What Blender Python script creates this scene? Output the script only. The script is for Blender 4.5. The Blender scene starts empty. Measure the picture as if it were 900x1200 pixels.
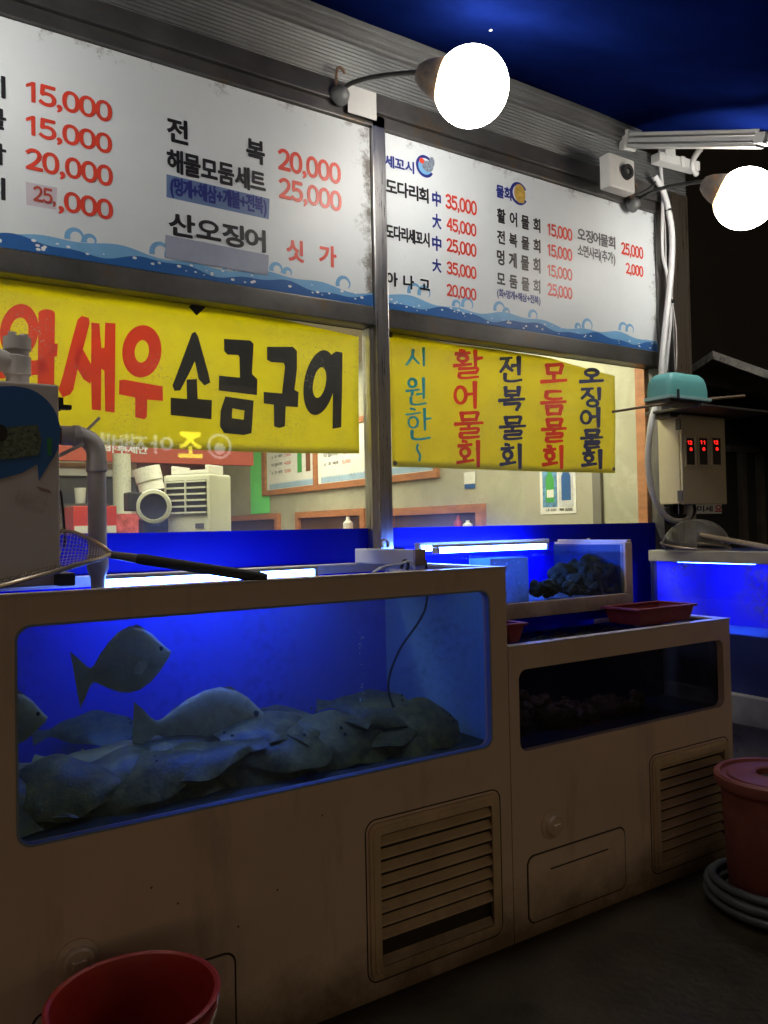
import bpy, bmesh, math, random
from mathutils import Vector, Matrix, noise
from mathutils.geometry import tessellate_polygon

random.seed(7)
S = bpy.context.scene
COL = S.collection
R = math.radians

# ------------------------------------------------------------------ camera
F = 933.0                      # focal length in pixels of the 900x1200 frame
EYE = Vector((0.0, -2.9, 1.45))
YAW, PITCH, ROLL = R(33.0), R(1.17), 0.020
FWD = Vector((math.sin(YAW) * math.cos(PITCH), math.cos(YAW) * math.cos(PITCH), math.sin(PITCH)))
HOR = Vector((math.cos(YAW), -math.sin(YAW), 0.0))
VER = HOR.cross(FWD)
RGT = HOR * math.cos(ROLL) - VER * math.sin(ROLL)
UPV = HOR * math.sin(ROLL) + VER * math.cos(ROLL)
cam_data = bpy.data.cameras.new("camera")
cam_data.sensor_fit = 'VERTICAL'
cam_data.sensor_height = 36.0
cam_data.lens = F / 1200 * 36.0
cam_data.clip_start = 0.05
cam_data.clip_end = 600
cam = bpy.data.objects.new("camera", cam_data)
COL.objects.link(cam)
B = -FWD
cam.matrix_world = Matrix(((RGT.x, UPV.x, B.x, EYE.x), (RGT.y, UPV.y, B.y, EYE.y), (RGT.z, UPV.z, B.z, EYE.z), (0, 0, 0, 1)))
S.camera = cam


def P(px, py, y=None, x=None, z=None):
    """the real-world point seen at a pixel of the photo, on a plane of the place"""
    d = FWD + RGT * ((px - 450) / F) + UPV * ((600 - py) / F)
    if y is not None:
        t = (y - EYE.y) / d.y
    elif x is not None:
        t = (x - EYE.x) / d.x
    else:
        t = (z - EYE.z) / d.z
    return EYE + d * t


# ------------------------------------------------------------------ night sky, exposure
world = bpy.data.worlds.new("World")
S.world = world
world.use_nodes = True
wn = world.node_tree
bg = wn.nodes["Background"]
sky = wn.nodes.new("ShaderNodeTexSky")
sky.sky_type = 'NISHITA'
sky.sun_disc = False
sky.sun_elevation = R(1.0)
sky.sun_rotation = R(205)
# town glow: the low warm light of street lamps on the night haze, strongest behind the camera
bw = wn.nodes.new("ShaderNodeRGBToBW")
tn = wn.nodes.new("ShaderNodeMix")
tn.data_type = 'RGBA'
tn.blend_type = 'MULTIPLY'
tn.inputs[0].default_value = 1.0
wn.links.new(sky.outputs[0], bw.inputs[0])
wn.links.new(bw.outputs[0], tn.inputs[6])
tn.inputs[7].default_value = (1.0, 0.72, 0.46, 1)
wn.links.new(tn.outputs[2], bg.inputs[0])
bg.inputs[1].default_value = 0.078
S.view_settings.view_transform = 'Standard'
S.view_settings.look = 'None'
S.view_settings.exposure = 0.0
S.view_settings.gamma = 1.0
S.cycles.use_denoising = True
S.cycles.max_bounces = 10
S.cycles.transparent_max_bounces = 16
S.cycles.sample_clamp_indirect = 4.0
S.cycles.caustics_reflective = False
S.cycles.caustics_refractive = False

GLOBE_L = 36.0
ROOM_L = 46.0
LED_L = 85.0


# ------------------------------------------------------------------ materials
MATS = {}


def nt(m):
    return m.node_tree.nodes, m.node_tree.links


def mat(name, col, rough=0.55, metal=0.0, var=0.12, scale=6.0, bump=0.0, bscale=60.0, spots=None, spot_col=(0.02, 0.016, 0.012), spot_amt=0.8,
        spot_scale=9.0, stretch=(1, 1, 1), ior=1.45, coat=0.0, spec=0.5):
    """Principled surface with noise in its colour, optional bump, optional stains (spots = noise threshold)"""
    if name in MATS:
        return MATS[name]
    m = bpy.data.materials.new(name)
    m.use_nodes = True
    n, l = nt(m)
    bs = n["Principled BSDF"]
    bs.inputs["Roughness"].default_value = rough
    bs.inputs["Metallic"].default_value = metal
    bs.inputs["IOR"].default_value = ior
    bs.inputs["Coat Weight"].default_value = coat
    bs.inputs["Specular IOR Level"].default_value = spec
    tc = n.new("ShaderNodeTexCoord")
    mp = n.new("ShaderNodeMapping")
    mp.inputs["Scale"].default_value = stretch
    l.new(tc.outputs["Object"], mp.inputs[0])
    no = n.new("ShaderNodeTexNoise")
    no.inputs["Scale"].default_value = scale
    no.inputs["Detail"].default_value = 6
    no.inputs["Roughness"].default_value = 0.65
    l.new(mp.outputs[0], no.inputs["Vector"])
    rp = n.new("ShaderNodeValToRGB")
    rp.color_ramp.elements[0].position = 0.3
    rp.color_ramp.elements[1].position = 0.72
    rp.color_ramp.elements[0].color = (*[c * (1 - var) for c in col], 1)
    rp.color_ramp.elements[1].color = (*[min(1, c * (1 + var)) for c in col], 1)
    l.new(no.outputs["Fac"], rp.inputs[0])
    out = rp.outputs[0]
    if spots is not None:
        n2 = n.new("ShaderNodeTexNoise")
        n2.inputs["Scale"].default_value = spot_scale
        n2.inputs["Detail"].default_value = 9
        n2.inputs["Roughness"].default_value = 0.72
        l.new(tc.outputs["Object"], n2.inputs["Vector"])
        r2 = n.new("ShaderNodeValToRGB")
        r2.color_ramp.elements[0].position = spots
        r2.color_ramp.elements[1].position = min(1, spots + 0.1)
        r2.color_ramp.elements[1].color = (spot_amt,) * 3 + (1,)
        l.new(n2.outputs["Fac"], r2.inputs[0])
        mx = n.new("ShaderNodeMix")
        mx.data_type = 'RGBA'
        l.new(r2.outputs[0], mx.inputs[0])
        l.new(out, mx.inputs[6])
        mx.inputs[7].default_value = (*spot_col, 1)
        out = mx.outputs[2]
    l.new(out, bs.inputs["Base Color"])
    mr = n.new("ShaderNodeMapRange")
    mr.inputs["To Min"].default_value = max(0.02, rough - 0.12)
    mr.inputs["To Max"].default_value = min(1, rough + 0.12)
    l.new(no.outputs["Fac"], mr.inputs[0])
    l.new(mr.outputs[0], bs.inputs["Roughness"])
    if bump:
        n3 = n.new("ShaderNodeTexNoise")
        n3.inputs["Scale"].default_value = bscale
        n3.inputs["Detail"].default_value = 5
        l.new(mp.outputs[0], n3.inputs["Vector"])
        bp = n.new("ShaderNodeBump")
        bp.inputs["Strength"].default_value = bump
        bp.inputs["Distance"].default_value = 0.01
        l.new(n3.outputs["Fac"], bp.inputs["Height"])
        l.new(bp.outputs[0], bs.inputs["Normal"])
    MATS[name] = m
    return m


def emit(name, col, strength):
    m = bpy.data.materials.new(name)
    m.use_nodes = True
    n, l = nt(m)
    n.remove(n["Principled BSDF"])
    e = n.new("ShaderNodeEmission")
    e.inputs[0].default_value = (*col, 1)
    e.inputs[1].default_value = strength
    l.new(e.outputs[0], n["Material Output"].inputs[0])
    MATS[name] = m
    return m


def glass(name, tint=(1, 1, 1), dirt=0.0, dirt_col=(0.6, 0.6, 0.55), rough=0.02, base=0.0, dscale=160.0, thr=0.62, ior=1.45):
    """a thin pane: clear, mirror-like at a slant, with dried spray and film on it"""
    m = bpy.data.materials.new(name)
    m.use_nodes = True
    n, l = nt(m)
    n.remove(n["Principled BSDF"])
    tr = n.new("ShaderNodeBsdfTransparent")
    tr.inputs[0].default_value = (*tint, 1)
    gl = n.new("ShaderNodeBsdfGlossy")
    gl.inputs["Roughness"].default_value = rough
    # reflectance of a thin pane, the same from either side
    lw = n.new("ShaderNodeLayerWeight")
    lw.inputs[0].default_value = 0.5
    pw = n.new("ShaderNodeMath")
    pw.operation = 'POWER'
    l.new(lw.outputs["Facing"], pw.inputs[0])
    pw.inputs[1].default_value = 5.0
    fr = n.new("ShaderNodeMath")
    fr.operation = 'MULTIPLY_ADD'
    l.new(pw.outputs[0], fr.inputs[0])
    f0 = ((ior - 1) / (ior + 1)) ** 2
    fr.inputs[1].default_value = 1 - f0
    fr.inputs[2].default_value = f0
    mx = n.new("ShaderNodeMixShader")
    l.new(fr.outputs[0], mx.inputs[0])
    l.new(tr.outputs[0], mx.inputs[1])
    l.new(gl.outputs[0], mx.inputs[2])
    out = mx.outputs[0]
    if dirt > 0 or base > 0:
        tc = n.new("ShaderNodeTexCoord")
        no = n.new("ShaderNodeTexNoise")
        no.inputs["Scale"].default_value = dscale
        no.inputs["Detail"].default_value = 3
        l.new(tc.outputs["Object"], no.inputs["Vector"])
        rp = n.new("ShaderNodeMapRange")
        rp.inputs["From Min"].default_value = thr
        rp.inputs["From Max"].default_value = thr + 0.12
        rp.inputs["To Min"].default_value = 0
        rp.inputs["To Max"].default_value = dirt
        l.new(no.outputs["Fac"], rp.inputs[0])
        no2 = n.new("ShaderNodeTexNoise")
        no2.inputs["Scale"].default_value = 3.5
        no2.inputs["Detail"].default_value = 6
        l.new(tc.outputs["Object"], no2.inputs["Vector"])
        mu = n.new("ShaderNodeMath")
        mu.operation = 'MULTIPLY'
        pt = n.new("ShaderNodeMapRange")
        pt.inputs["From Min"].default_value = 0.45
        pt.inputs["From Max"].default_value = 0.72
        l.new(no2.outputs["Fac"], pt.inputs[0])
        l.new(rp.outputs[0], mu.inputs[0])
        l.new(pt.outputs[0], mu.inputs[1])
        ma = n.new("ShaderNodeMath")
        ma.operation = 'MULTIPLY_ADD'
        l.new(no2.outputs["Fac"], ma.inputs[0])
        ma.inputs[1].default_value = base * 2
        l.new(mu.outputs[0], ma.inputs[2])
        df = n.new("ShaderNodeBsdfDiffuse")
        df.inputs[0].default_value = (*dirt_col, 1)
        m2 = n.new("ShaderNodeMixShader")
        l.new(ma.outputs[0], m2.inputs[0])
        l.new(out, m2.inputs[1])
        l.new(df.outputs[0], m2.inputs[2])
        out = m2.outputs[0]
    l.new(out, n["Material Output"].inputs[0])
    MATS[name] = m
    return m


def cloth(name, col, trans=0.5, rough=0.6, bump=0.5, bscale=3.0, spots=None):
    m = mat(name, col, rough=rough, var=0.06, scale=3, bump=bump, bscale=bscale, spots=spots, spot_col=(0.12, 0.05, 0.02), spot_scale=5)
    n, l = nt(m)
    bs = n["Principled BSDF"]
    tl = n.new("ShaderNodeBsdfTranslucent")
    tl.inputs[0].default_value = (*col, 1)
    if bs.inputs["Normal"].links:
        l.new(bs.inputs["Normal"].links[0].from_socket, tl.inputs["Normal"])
        for q in n:
            if q.type == 'BUMP':
                q.inputs["Distance"].default_value = 0.05
    mx = n.new("ShaderNodeMixShader")
    mx.inputs[0].default_value = trans
    l.new(bs.outputs[0], mx.inputs[1])
    l.new(tl.outputs[0], mx.inputs[2])
    l.new(mx.outputs[0], n["Material Output"].inputs[0])
    return m


M_sign = mat("sign_white", (0.62, 0.66, 0.675), rough=0.46, var=0.05, scale=2.2, spots=0.69, spot_col=(0.16, 0.13, 0.08), spot_amt=0.75, spot_scale=7)
n, l = nt(M_sign)
tc = n.new("ShaderNodeTexCoord")
sp_ = n.new("ShaderNodeSeparateXYZ")
l.new(tc.outputs["Object"], sp_.inputs[0])
acc = None
# object coordinates are measured from each board's foot: height 0.776 m, right edges at +0.925 m and +0.897 m
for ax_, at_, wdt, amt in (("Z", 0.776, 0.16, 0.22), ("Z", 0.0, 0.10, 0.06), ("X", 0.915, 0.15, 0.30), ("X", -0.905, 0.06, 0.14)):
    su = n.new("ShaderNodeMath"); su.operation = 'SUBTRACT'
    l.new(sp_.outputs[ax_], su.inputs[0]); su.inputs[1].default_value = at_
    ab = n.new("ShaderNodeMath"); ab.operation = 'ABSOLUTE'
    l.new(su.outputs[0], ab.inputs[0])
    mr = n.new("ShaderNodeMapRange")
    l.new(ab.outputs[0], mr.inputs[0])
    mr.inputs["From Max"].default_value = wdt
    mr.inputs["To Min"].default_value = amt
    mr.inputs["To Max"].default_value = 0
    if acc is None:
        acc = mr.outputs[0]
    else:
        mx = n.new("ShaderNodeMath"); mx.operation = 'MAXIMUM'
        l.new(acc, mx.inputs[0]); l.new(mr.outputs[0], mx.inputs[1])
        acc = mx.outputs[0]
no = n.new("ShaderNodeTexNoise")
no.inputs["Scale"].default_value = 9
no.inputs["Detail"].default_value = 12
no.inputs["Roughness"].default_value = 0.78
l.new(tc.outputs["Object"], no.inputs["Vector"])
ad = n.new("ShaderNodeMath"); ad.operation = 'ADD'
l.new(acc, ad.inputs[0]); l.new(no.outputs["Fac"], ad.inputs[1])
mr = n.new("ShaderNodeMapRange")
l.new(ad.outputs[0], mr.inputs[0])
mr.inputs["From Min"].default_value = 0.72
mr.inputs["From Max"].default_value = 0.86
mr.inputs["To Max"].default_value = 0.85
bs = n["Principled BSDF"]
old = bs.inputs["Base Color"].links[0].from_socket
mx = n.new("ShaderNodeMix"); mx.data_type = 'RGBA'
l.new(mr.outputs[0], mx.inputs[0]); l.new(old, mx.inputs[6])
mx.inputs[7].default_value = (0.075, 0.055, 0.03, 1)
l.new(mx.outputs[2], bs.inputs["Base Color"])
M_red = mat("vinyl_red", (0.62, 0.055, 0.03), rough=0.4, var=0.06)
M_dkred = mat("vinyl_dull_red", (0.4, 0.07, 0.05), rough=0.4, var=0.06)
M_black = mat("vinyl_black", (0.012, 0.012, 0.014), rough=0.4, var=0.1)
M_navy = mat("vinyl_navy", (0.02, 0.03, 0.2), rough=0.4, var=0.08)
M_grey_txt = mat("vinyl_grey", (0.11, 0.11, 0.12), rough=0.4)
M_wave_l = mat("wave_light_blue", (0.17, 0.38, 0.62), rough=0.35, var=0.1)
M_wave_d = mat("wave_dark_blue", (0.025, 0.11, 0.33), rough=0.35, var=0.1)
M_patch = mat("patch_blue_grey", (0.13, 0.2, 0.36), rough=0.4, var=0.12)
M_patch2 = mat("patch_pale_grey", (0.3, 0.33, 0.42), rough=0.4, var=0.12)
M_patch3 = mat("patch_pinkish", (0.5, 0.45, 0.5), rough=0.4, var=0.1)
M_white_ink = mat("ink_white", (0.75, 0.76, 0.76), rough=0.4)
M_steel = mat("stainless", (0.5, 0.49, 0.47), rough=0.3, metal=1.0, var=0.2, scale=3, stretch=(30, 30, 1.2), spots=0.66, spot_col=(0.12, 0.09, 0.06), spot_amt=0.6)
M_steel_bright = mat("bright_eyelet", (0.8, 0.8, 0.8), rough=0.35, metal=0.6)
M_dark_steel = mat("dirty_steel", (0.12, 0.115, 0.11), rough=0.42, metal=0.7, var=0.4, scale=3, spots=0.56, spot_col=(0.17, 0.115, 0.065), spot_amt=0.75, spot_scale=5)
M_alu = mat("aluminium", (0.2, 0.2, 0.195), rough=0.5, metal=0.4, var=0.15, scale=4, spots=0.63, spot_col=(0.07, 0.06, 0.05), spot_amt=0.7)
M_galv = mat("galvanised", (0.15, 0.155, 0.155), rough=0.5, metal=0.5, var=0.2, scale=5, spots=0.64, spot_col=(0.06, 0.05, 0.04), spot_amt=0.6)
M_white_alu = mat("white_aluminium", (0.55, 0.55, 0.53), rough=0.4, var=0.1, spots=0.66, spot_col=(0.1, 0.08, 0.06), spot_amt=0.7)
M_tarp = mat("blue_tarp", (0.002, 0.0062, 0.052), spec=0.0, rough=0.7, var=0.35, scale=2.5, bump=0.5, bscale=5)
M_cab = mat("tank_cabinet", (0.73, 0.57, 0.465), rough=0.42, var=0.06, scale=3, spots=0.68, spot_col=(0.16, 0.1, 0.06), spot_amt=0.6, spot_scale=10, bump=0.08, bscale=300)
def grime(m, streak=0.45, base=0.16, col=(0.10, 0.06, 0.03)):
    """run-down streaks and splash dirt near the ground"""
    n, l = nt(m)
    bs = n["Principled BSDF"]
    old = bs.inputs["Base Color"].links[0].from_socket
    tc = n.new("ShaderNodeTexCoord")
    mp = n.new("ShaderNodeMapping")
    mp.inputs["Scale"].default_value = (4.5, 4.5, 0.8)
    l.new(tc.outputs["Object"], mp.inputs[0])
    n1 = n.new("ShaderNodeTexNoise")
    n1.inputs["Scale"].default_value = 1.6
    n1.inputs["Detail"].default_value = 7
    n1.inputs["Roughness"].default_value = 0.7
    l.new(mp.outputs[0], n1.inputs["Vector"])
    r1 = n.new("ShaderNodeMapRange")
    l.new(n1.outputs["Fac"], r1.inputs[0])
    r1.inputs["From Min"].default_value = 0.56
    r1.inputs["From Max"].default_value = 0.85
    r1.inputs["To Max"].default_value = streak
    sp_ = n.new("ShaderNodeSeparateXYZ")
    l.new(tc.outputs["Object"], sp_.inputs[0])
    n2 = n.new("ShaderNodeTexNoise")
    n2.inputs["Scale"].default_value = 7
    n2.inputs["Detail"].default_value = 10
    n2.inputs["Roughness"].default_value = 0.7
    l.new(tc.outputs["Object"], n2.inputs["Vector"])
    ma = n.new("ShaderNodeMath"); ma.operation = 'MULTIPLY_ADD'
    l.new(n2.outputs["Fac"], ma.inputs[0]); ma.inputs[1].default_value = -0.3
    l.new(sp_.outputs["Z"], ma.inputs[2])
    r2 = n.new("ShaderNodeMapRange")
    l.new(ma.outputs[0], r2.inputs[0])
    r2.inputs["From Min"].default_value = -0.14
    r2.inputs["From Max"].default_value = base - 0.1
    r2.inputs["To Min"].default_value = 0.85
    r2.inputs["To Max"].default_value = 0.0
    mx = n.new("ShaderNodeMath"); mx.operation = 'MAXIMUM'
    l.new(r1.outputs[0], mx.inputs[0]); l.new(r2.outputs[0], mx.inputs[1])
    mi = n.new("ShaderNodeMix"); mi.data_type = 'RGBA'
    l.new(mx.outputs[0], mi.inputs[0]); l.new(old, mi.inputs[6])
    mi.inputs[7].default_value = (*col, 1)
    l.new(mi.outputs[2], bs.inputs["Base Color"])


grime(M_cab)
M_cab_lip = mat("tank_lip", (0.6, 0.52, 0.46), rough=0.3, var=0.08, spots=0.66, spot_col=(0.1, 0.08, 0.06))
M_seam = mat("seam_dark", (0.03, 0.022, 0.016), rough=0.8)
M_tankwall = mat("tank_wall_paint", (0.30, 0.5, 0.72), rough=0.5, var=0.12, scale=3, spots=0.6, spot_col=(0.1, 0.2, 0.3), spot_amt=0.5)
M_tankblue = mat("tank_blue_paint", (0.001, 0.003, 0.93), spec=0.1, rough=0.6, var=0.15, scale=2)
M_tankfloor = mat("tank_floor_paint", (0.05, 0.05, 0.03), rough=0.6, var=0.3)
M_board_blue = mat("blue_board", (0.001, 0.004, 0.34), spec=0.15, rough=0.45, var=0.05)
M_navy_paint = mat("navy_paint", (0.02, 0.03, 0.12), rough=0.5, var=0.2, spots=0.62, spot_amt=0.4)
M_pvc = mat("grey_pvc", (0.5, 0.475, 0.45), rough=0.4, var=0.12, spots=0.66, spot_col=(0.12, 0.1, 0.08))
M_conduit = mat("white_conduit", (0.6, 0.6, 0.6), rough=0.4, var=0.08, spots=0.68, spot_col=(0.2, 0.18, 0.15))
M_rubber = mat("black_rubber", (0.012, 0.012, 0.013), rough=0.6)
M_wire = mat("net_wire", (0.5, 0.42, 0.32), rough=0.35, metal=0.9, var=0.2)
M_bucket = mat("red_plastic", (0.30, 0.02, 0.012), rough=0.42, var=0.15, scale=8, spots=0.68, spot_col=(0.1, 0.015, 0.01), bump=0.05)
M_bucket_old = mat("old_red_plastic", (0.2, 0.055, 0.042), rough=0.55, var=0.2, scale=8, spots=0.62, spot_col=(0.1, 0.03, 0.02), bump=0.1)
M_crate = mat("red_crate_plastic", (0.17, 0.018, 0.016), rough=0.5, var=0.2, spots=0.62, spot_col=(0.12, 0.05, 0.03), bump=0.1)
M_hose = mat("grey_hose", (0.065, 0.068, 0.07), rough=0.5, var=0.2, spots=0.62, spot_col=(0.05, 0.05, 0.05))
M_box_cream = mat("cream_enamel", (0.6, 0.53, 0.36), rough=0.4, var=0.06, spots=0.7, spot_col=(0.2, 0.13, 0.08))
M_teal = mat("teal_plastic", (0.14, 0.44, 0.44), rough=0.45, var=0.1, spots=0.66, spot_col=(0.3, 0.4, 0.4), spot_amt=0.5)
M_wood = mat("wood_pole", (0.2, 0.15, 0.1), rough=0.7, var=0.25, stretch=(1, 12, 12))
M_frame_wood = mat("orange_wood", (0.42, 0.17, 0.07), rough=0.45, var=0.25, scale=7, stretch=(1, 1, 4), spots=0.66, spot_col=(0.2, 0.07, 0.03))
M_dark_wood = mat("dark_wood", (0.07, 0.035, 0.02), rough=0.6, var=0.35)
M_plaster = mat("room_plaster", (0.42, 0.41, 0.31), rough=0.5, var=0.14, scale=2.5, spots=0.58, spot_col=(0.6, 0.58, 0.48), spot_amt=0.6, spot_scale=3)
M_ceil = mat("room_ceiling_paint", (0.7, 0.68, 0.6), rough=0.8)
M_floor_in = mat("room_floor_tile", (0.3, 0.27, 0.22), rough=0.4)
M_door = mat("greige_door", (0.4, 0.38, 0.3), rough=0.45, var=0.06)
M_paper = mat("white_paper", (0.78, 0.78, 0.74), rough=0.6, var=0.05)
M_green_paper = mat("green_paper", (0.2, 0.88, 0.24), rough=0.6, var=0.05)
M_cooler = mat("off_white_plastic", (0.62, 0.64, 0.54), rough=0.4, var=0.05)
M_dk_plastic = mat("dark_plastic", (0.03, 0.03, 0.032), rough=0.5, var=0.3, scale=60)
M_red_print = mat("red_print", (0.6, 0.05, 0.03), rough=0.5)
M_tarmac = mat("wet_concrete", (0.034, 0.027, 0.016), rough=0.42, var=0.6, scale=3.2, bump=0.35, bscale=25, spots=0.56, spot_col=(0.006, 0.005, 0.004), spot_amt=0.9, spot_scale=1.7)
M_conc = mat("old_concrete", (0.62, 0.6, 0.55), rough=0.85, var=0.3, scale=14, spots=0.55, spot_col=(0.04, 0.04, 0.04), spot_scale=18, bump=0.3)
M_dark_wall = mat("dark_wall", (0.03, 0.028, 0.025), rough=0.8, var=0.3, scale=3)
M_kerbgrey = mat("grey_kerb", (0.3, 0.3, 0.27), rough=0.7, var=0.25, scale=8, spots=0.56, spot_col=(0.1, 0.1, 0.08), spot_scale=5)
M_chiller = mat("chiller_enamel", (0.6, 0.54, 0.5), rough=0.42, var=0.06, spots=0.72)
M_logo_blue = mat("logo_blue", (0.015, 0.11, 0.33), rough=0.35, var=0.15)
M_flat = mat("flatfish_skin", (0.15, 0.125, 0.026), rough=0.4, var=0.75, scale=26, spots=0.6, spot_col=(0.03, 0.03, 0.015), spot_scale=34, bump=0.2, bscale=90)
M_bream = mat("bream_skin", (0.8, 0.76, 0.42), rough=0.3, var=0.3, scale=12, bump=0.15, bscale=140)
n, l = nt(M_bream)
bs = n["Principled BSDF"]
old = bs.inputs["Base Color"].links[0].from_socket
tc = n.new("ShaderNodeTexCoord")
sp_ = n.new("ShaderNodeSeparateXYZ")
l.new(tc.outputs["Object"], sp_.inputs[0])
mr = n.new("ShaderNodeMapRange")
l.new(sp_.outputs["Z"], mr.inputs[0])
mr.inputs["From Min"].default_value = -0.05
mr.inputs["From Max"].default_value = 0.11
mi = n.new("ShaderNodeMix"); mi.data_type = 'RGBA'
l.new(mr.outputs[0], mi.inputs[0]); l.new(old, mi.inputs[6])
mi.inputs[7].default_value = (0.36, 0.28, 0.12, 1)
l.new(mi.outputs[2], bs.inputs["Base Color"])
M_squirt = mat("sea_squirt_skin", (0.5, 0.2, 0.1), rough=0.45, var=0.5, scale=30, bump=0.4, bscale=70)
M_shell = mat("shell_clump", (0.06, 0.048, 0.018), spec=0.1, rough=0.85, var=0.6, scale=26, bump=0.5, bscale=70)
M_globe = emit("globe_glow", (1.0, 0.955, 0.88), GLOBE_L)
n, l = nt(M_globe)
tc = n.new("ShaderNodeTexCoord")
sb = n.new("ShaderNodeVectorMath"); sb.operation = 'SUBTRACT'
l.new(tc.outputs["Generated"], sb.inputs[0]); sb.inputs[1].default_value = (0.5, 0.5, 0.5)
dt = n.new("ShaderNodeVectorMath"); dt.operation = 'DOT_PRODUCT'
l.new(sb.outputs[0], dt.inputs[0]); dt.inputs[1].default_value = Vector((-0.80, 0.55, 0.22)).normalized()
no = n.new("ShaderNodeTexNoise")
no.inputs["Scale"].default_value = 9
no.inputs["Detail"].default_value = 8
l.new(tc.outputs["Generated"], no.inputs["Vector"])
ma = n.new("ShaderNodeMath"); ma.operation = 'MULTIPLY_ADD'
l.new(no.outputs["Fac"], ma.inputs[0]); ma.inputs[1].default_value = 0.16
l.new(dt.outputs["Value"], ma.inputs[2])
mr = n.new("ShaderNodeMapRange")
l.new(ma.outputs[0], mr.inputs[0])
mr.inputs["From Min"].default_value = 0.36
mr.inputs["From Max"].default_value = 0.58
mr.inputs["To Min"].default_value = GLOBE_L
mr.inputs["To Max"].default_value = 1.6
em = n["Emission"]
cr = n.new("ShaderNodeValToRGB")
cr.color_ramp.elements[0].position = 0.36
cr.color_ramp.elements[0].color = (1.0, 0.955, 0.88, 1)
cr.color_ramp.elements[1].position = 0.56
cr.color_ramp.elements[1].color = (1.0, 0.6, 0.25, 1)
l.new(ma.outputs[0], cr.inputs[0])
l.new(cr.outputs[0], em.inputs[0])
l.new(mr.outputs[0], em.inputs[1])
M_room_lamp = emit("room_lamp_glow", (1.0, 0.95, 0.72), ROOM_L)
M_led = emit("led_glow", (0.085, 0.21, 1.0), LED_L)
M_digit = emit("digit_glow", (1.0, 0.015, 0.01), 3.0)
M_neon_y = emit("sign_glow_yellow", (1.0, 0.85, 0.05), 16.0)
M_neon_w = emit("sign_glow_white", (0.9, 0.95, 0.9), 4.5)
M_yellow_b = cloth("banner_yellow_big", (0.92, 0.86, 0.03), 0.6)
M_yellow_s = cloth("banner_yellow_small", (0.86, 0.78, 0.04), 0.55, spots=0.74)
M_cyan = cloth("ink_cyan", (0.0, 0.5, 0.95), 0.12)
M_bred = cloth("ink_red", (0.85, 0.06, 0.03), 0.55)
M_glass_shop = glass("shop_glass", (0.97, 0.98, 0.95), dirt=0.8, base=0.055, dscale=230, thr=0.6)
M_glass_tank = glass("tank_glass", (0.75, 0.85, 0.95), dirt=0.12, dirt_col=(0.3, 0.32, 0.3), base=0.02, dscale=40, thr=0.5)
M_glass_tank4 = glass("grimy_tank_glass", (0.7, 0.8, 0.95), dirt=0.35, dirt_col=(0.25, 0.28, 0.4), base=0.17, dscale=55, thr=0.42)
M_water = glass("water_skin", (0.55, 0.7, 0.9), rough=0.03, ior=1.33)
M_netfilm = glass("fine_net", (0.75, 0.72, 0.66), dirt=0.3, base=0.12, dirt_col=(0.25, 0.23, 0.2), rough=0.4, dscale=300, thr=0.4)


# ------------------------------------------------------------------ object helpers
def tag(o, label=None, cat=None, group=None, kind=None):
    if label:
        o["label"] = label
    if cat:
        o["category"] = cat
    if group:
        o["group"] = group
    if kind:
        o["kind"] = kind
    return o


def thing(name, label, cat, loc, group=None):
    o = bpy.data.objects.new(name, None)
    o.empty_display_size = 0.1
    COL.objects.link(o)
    o.location = loc
    return tag(o, label, cat, group)


def origin(o):
    v = Vector(o.location)
    while o.parent:
        o = o.parent
        v = v + Vector(o.location)
    return v


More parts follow.
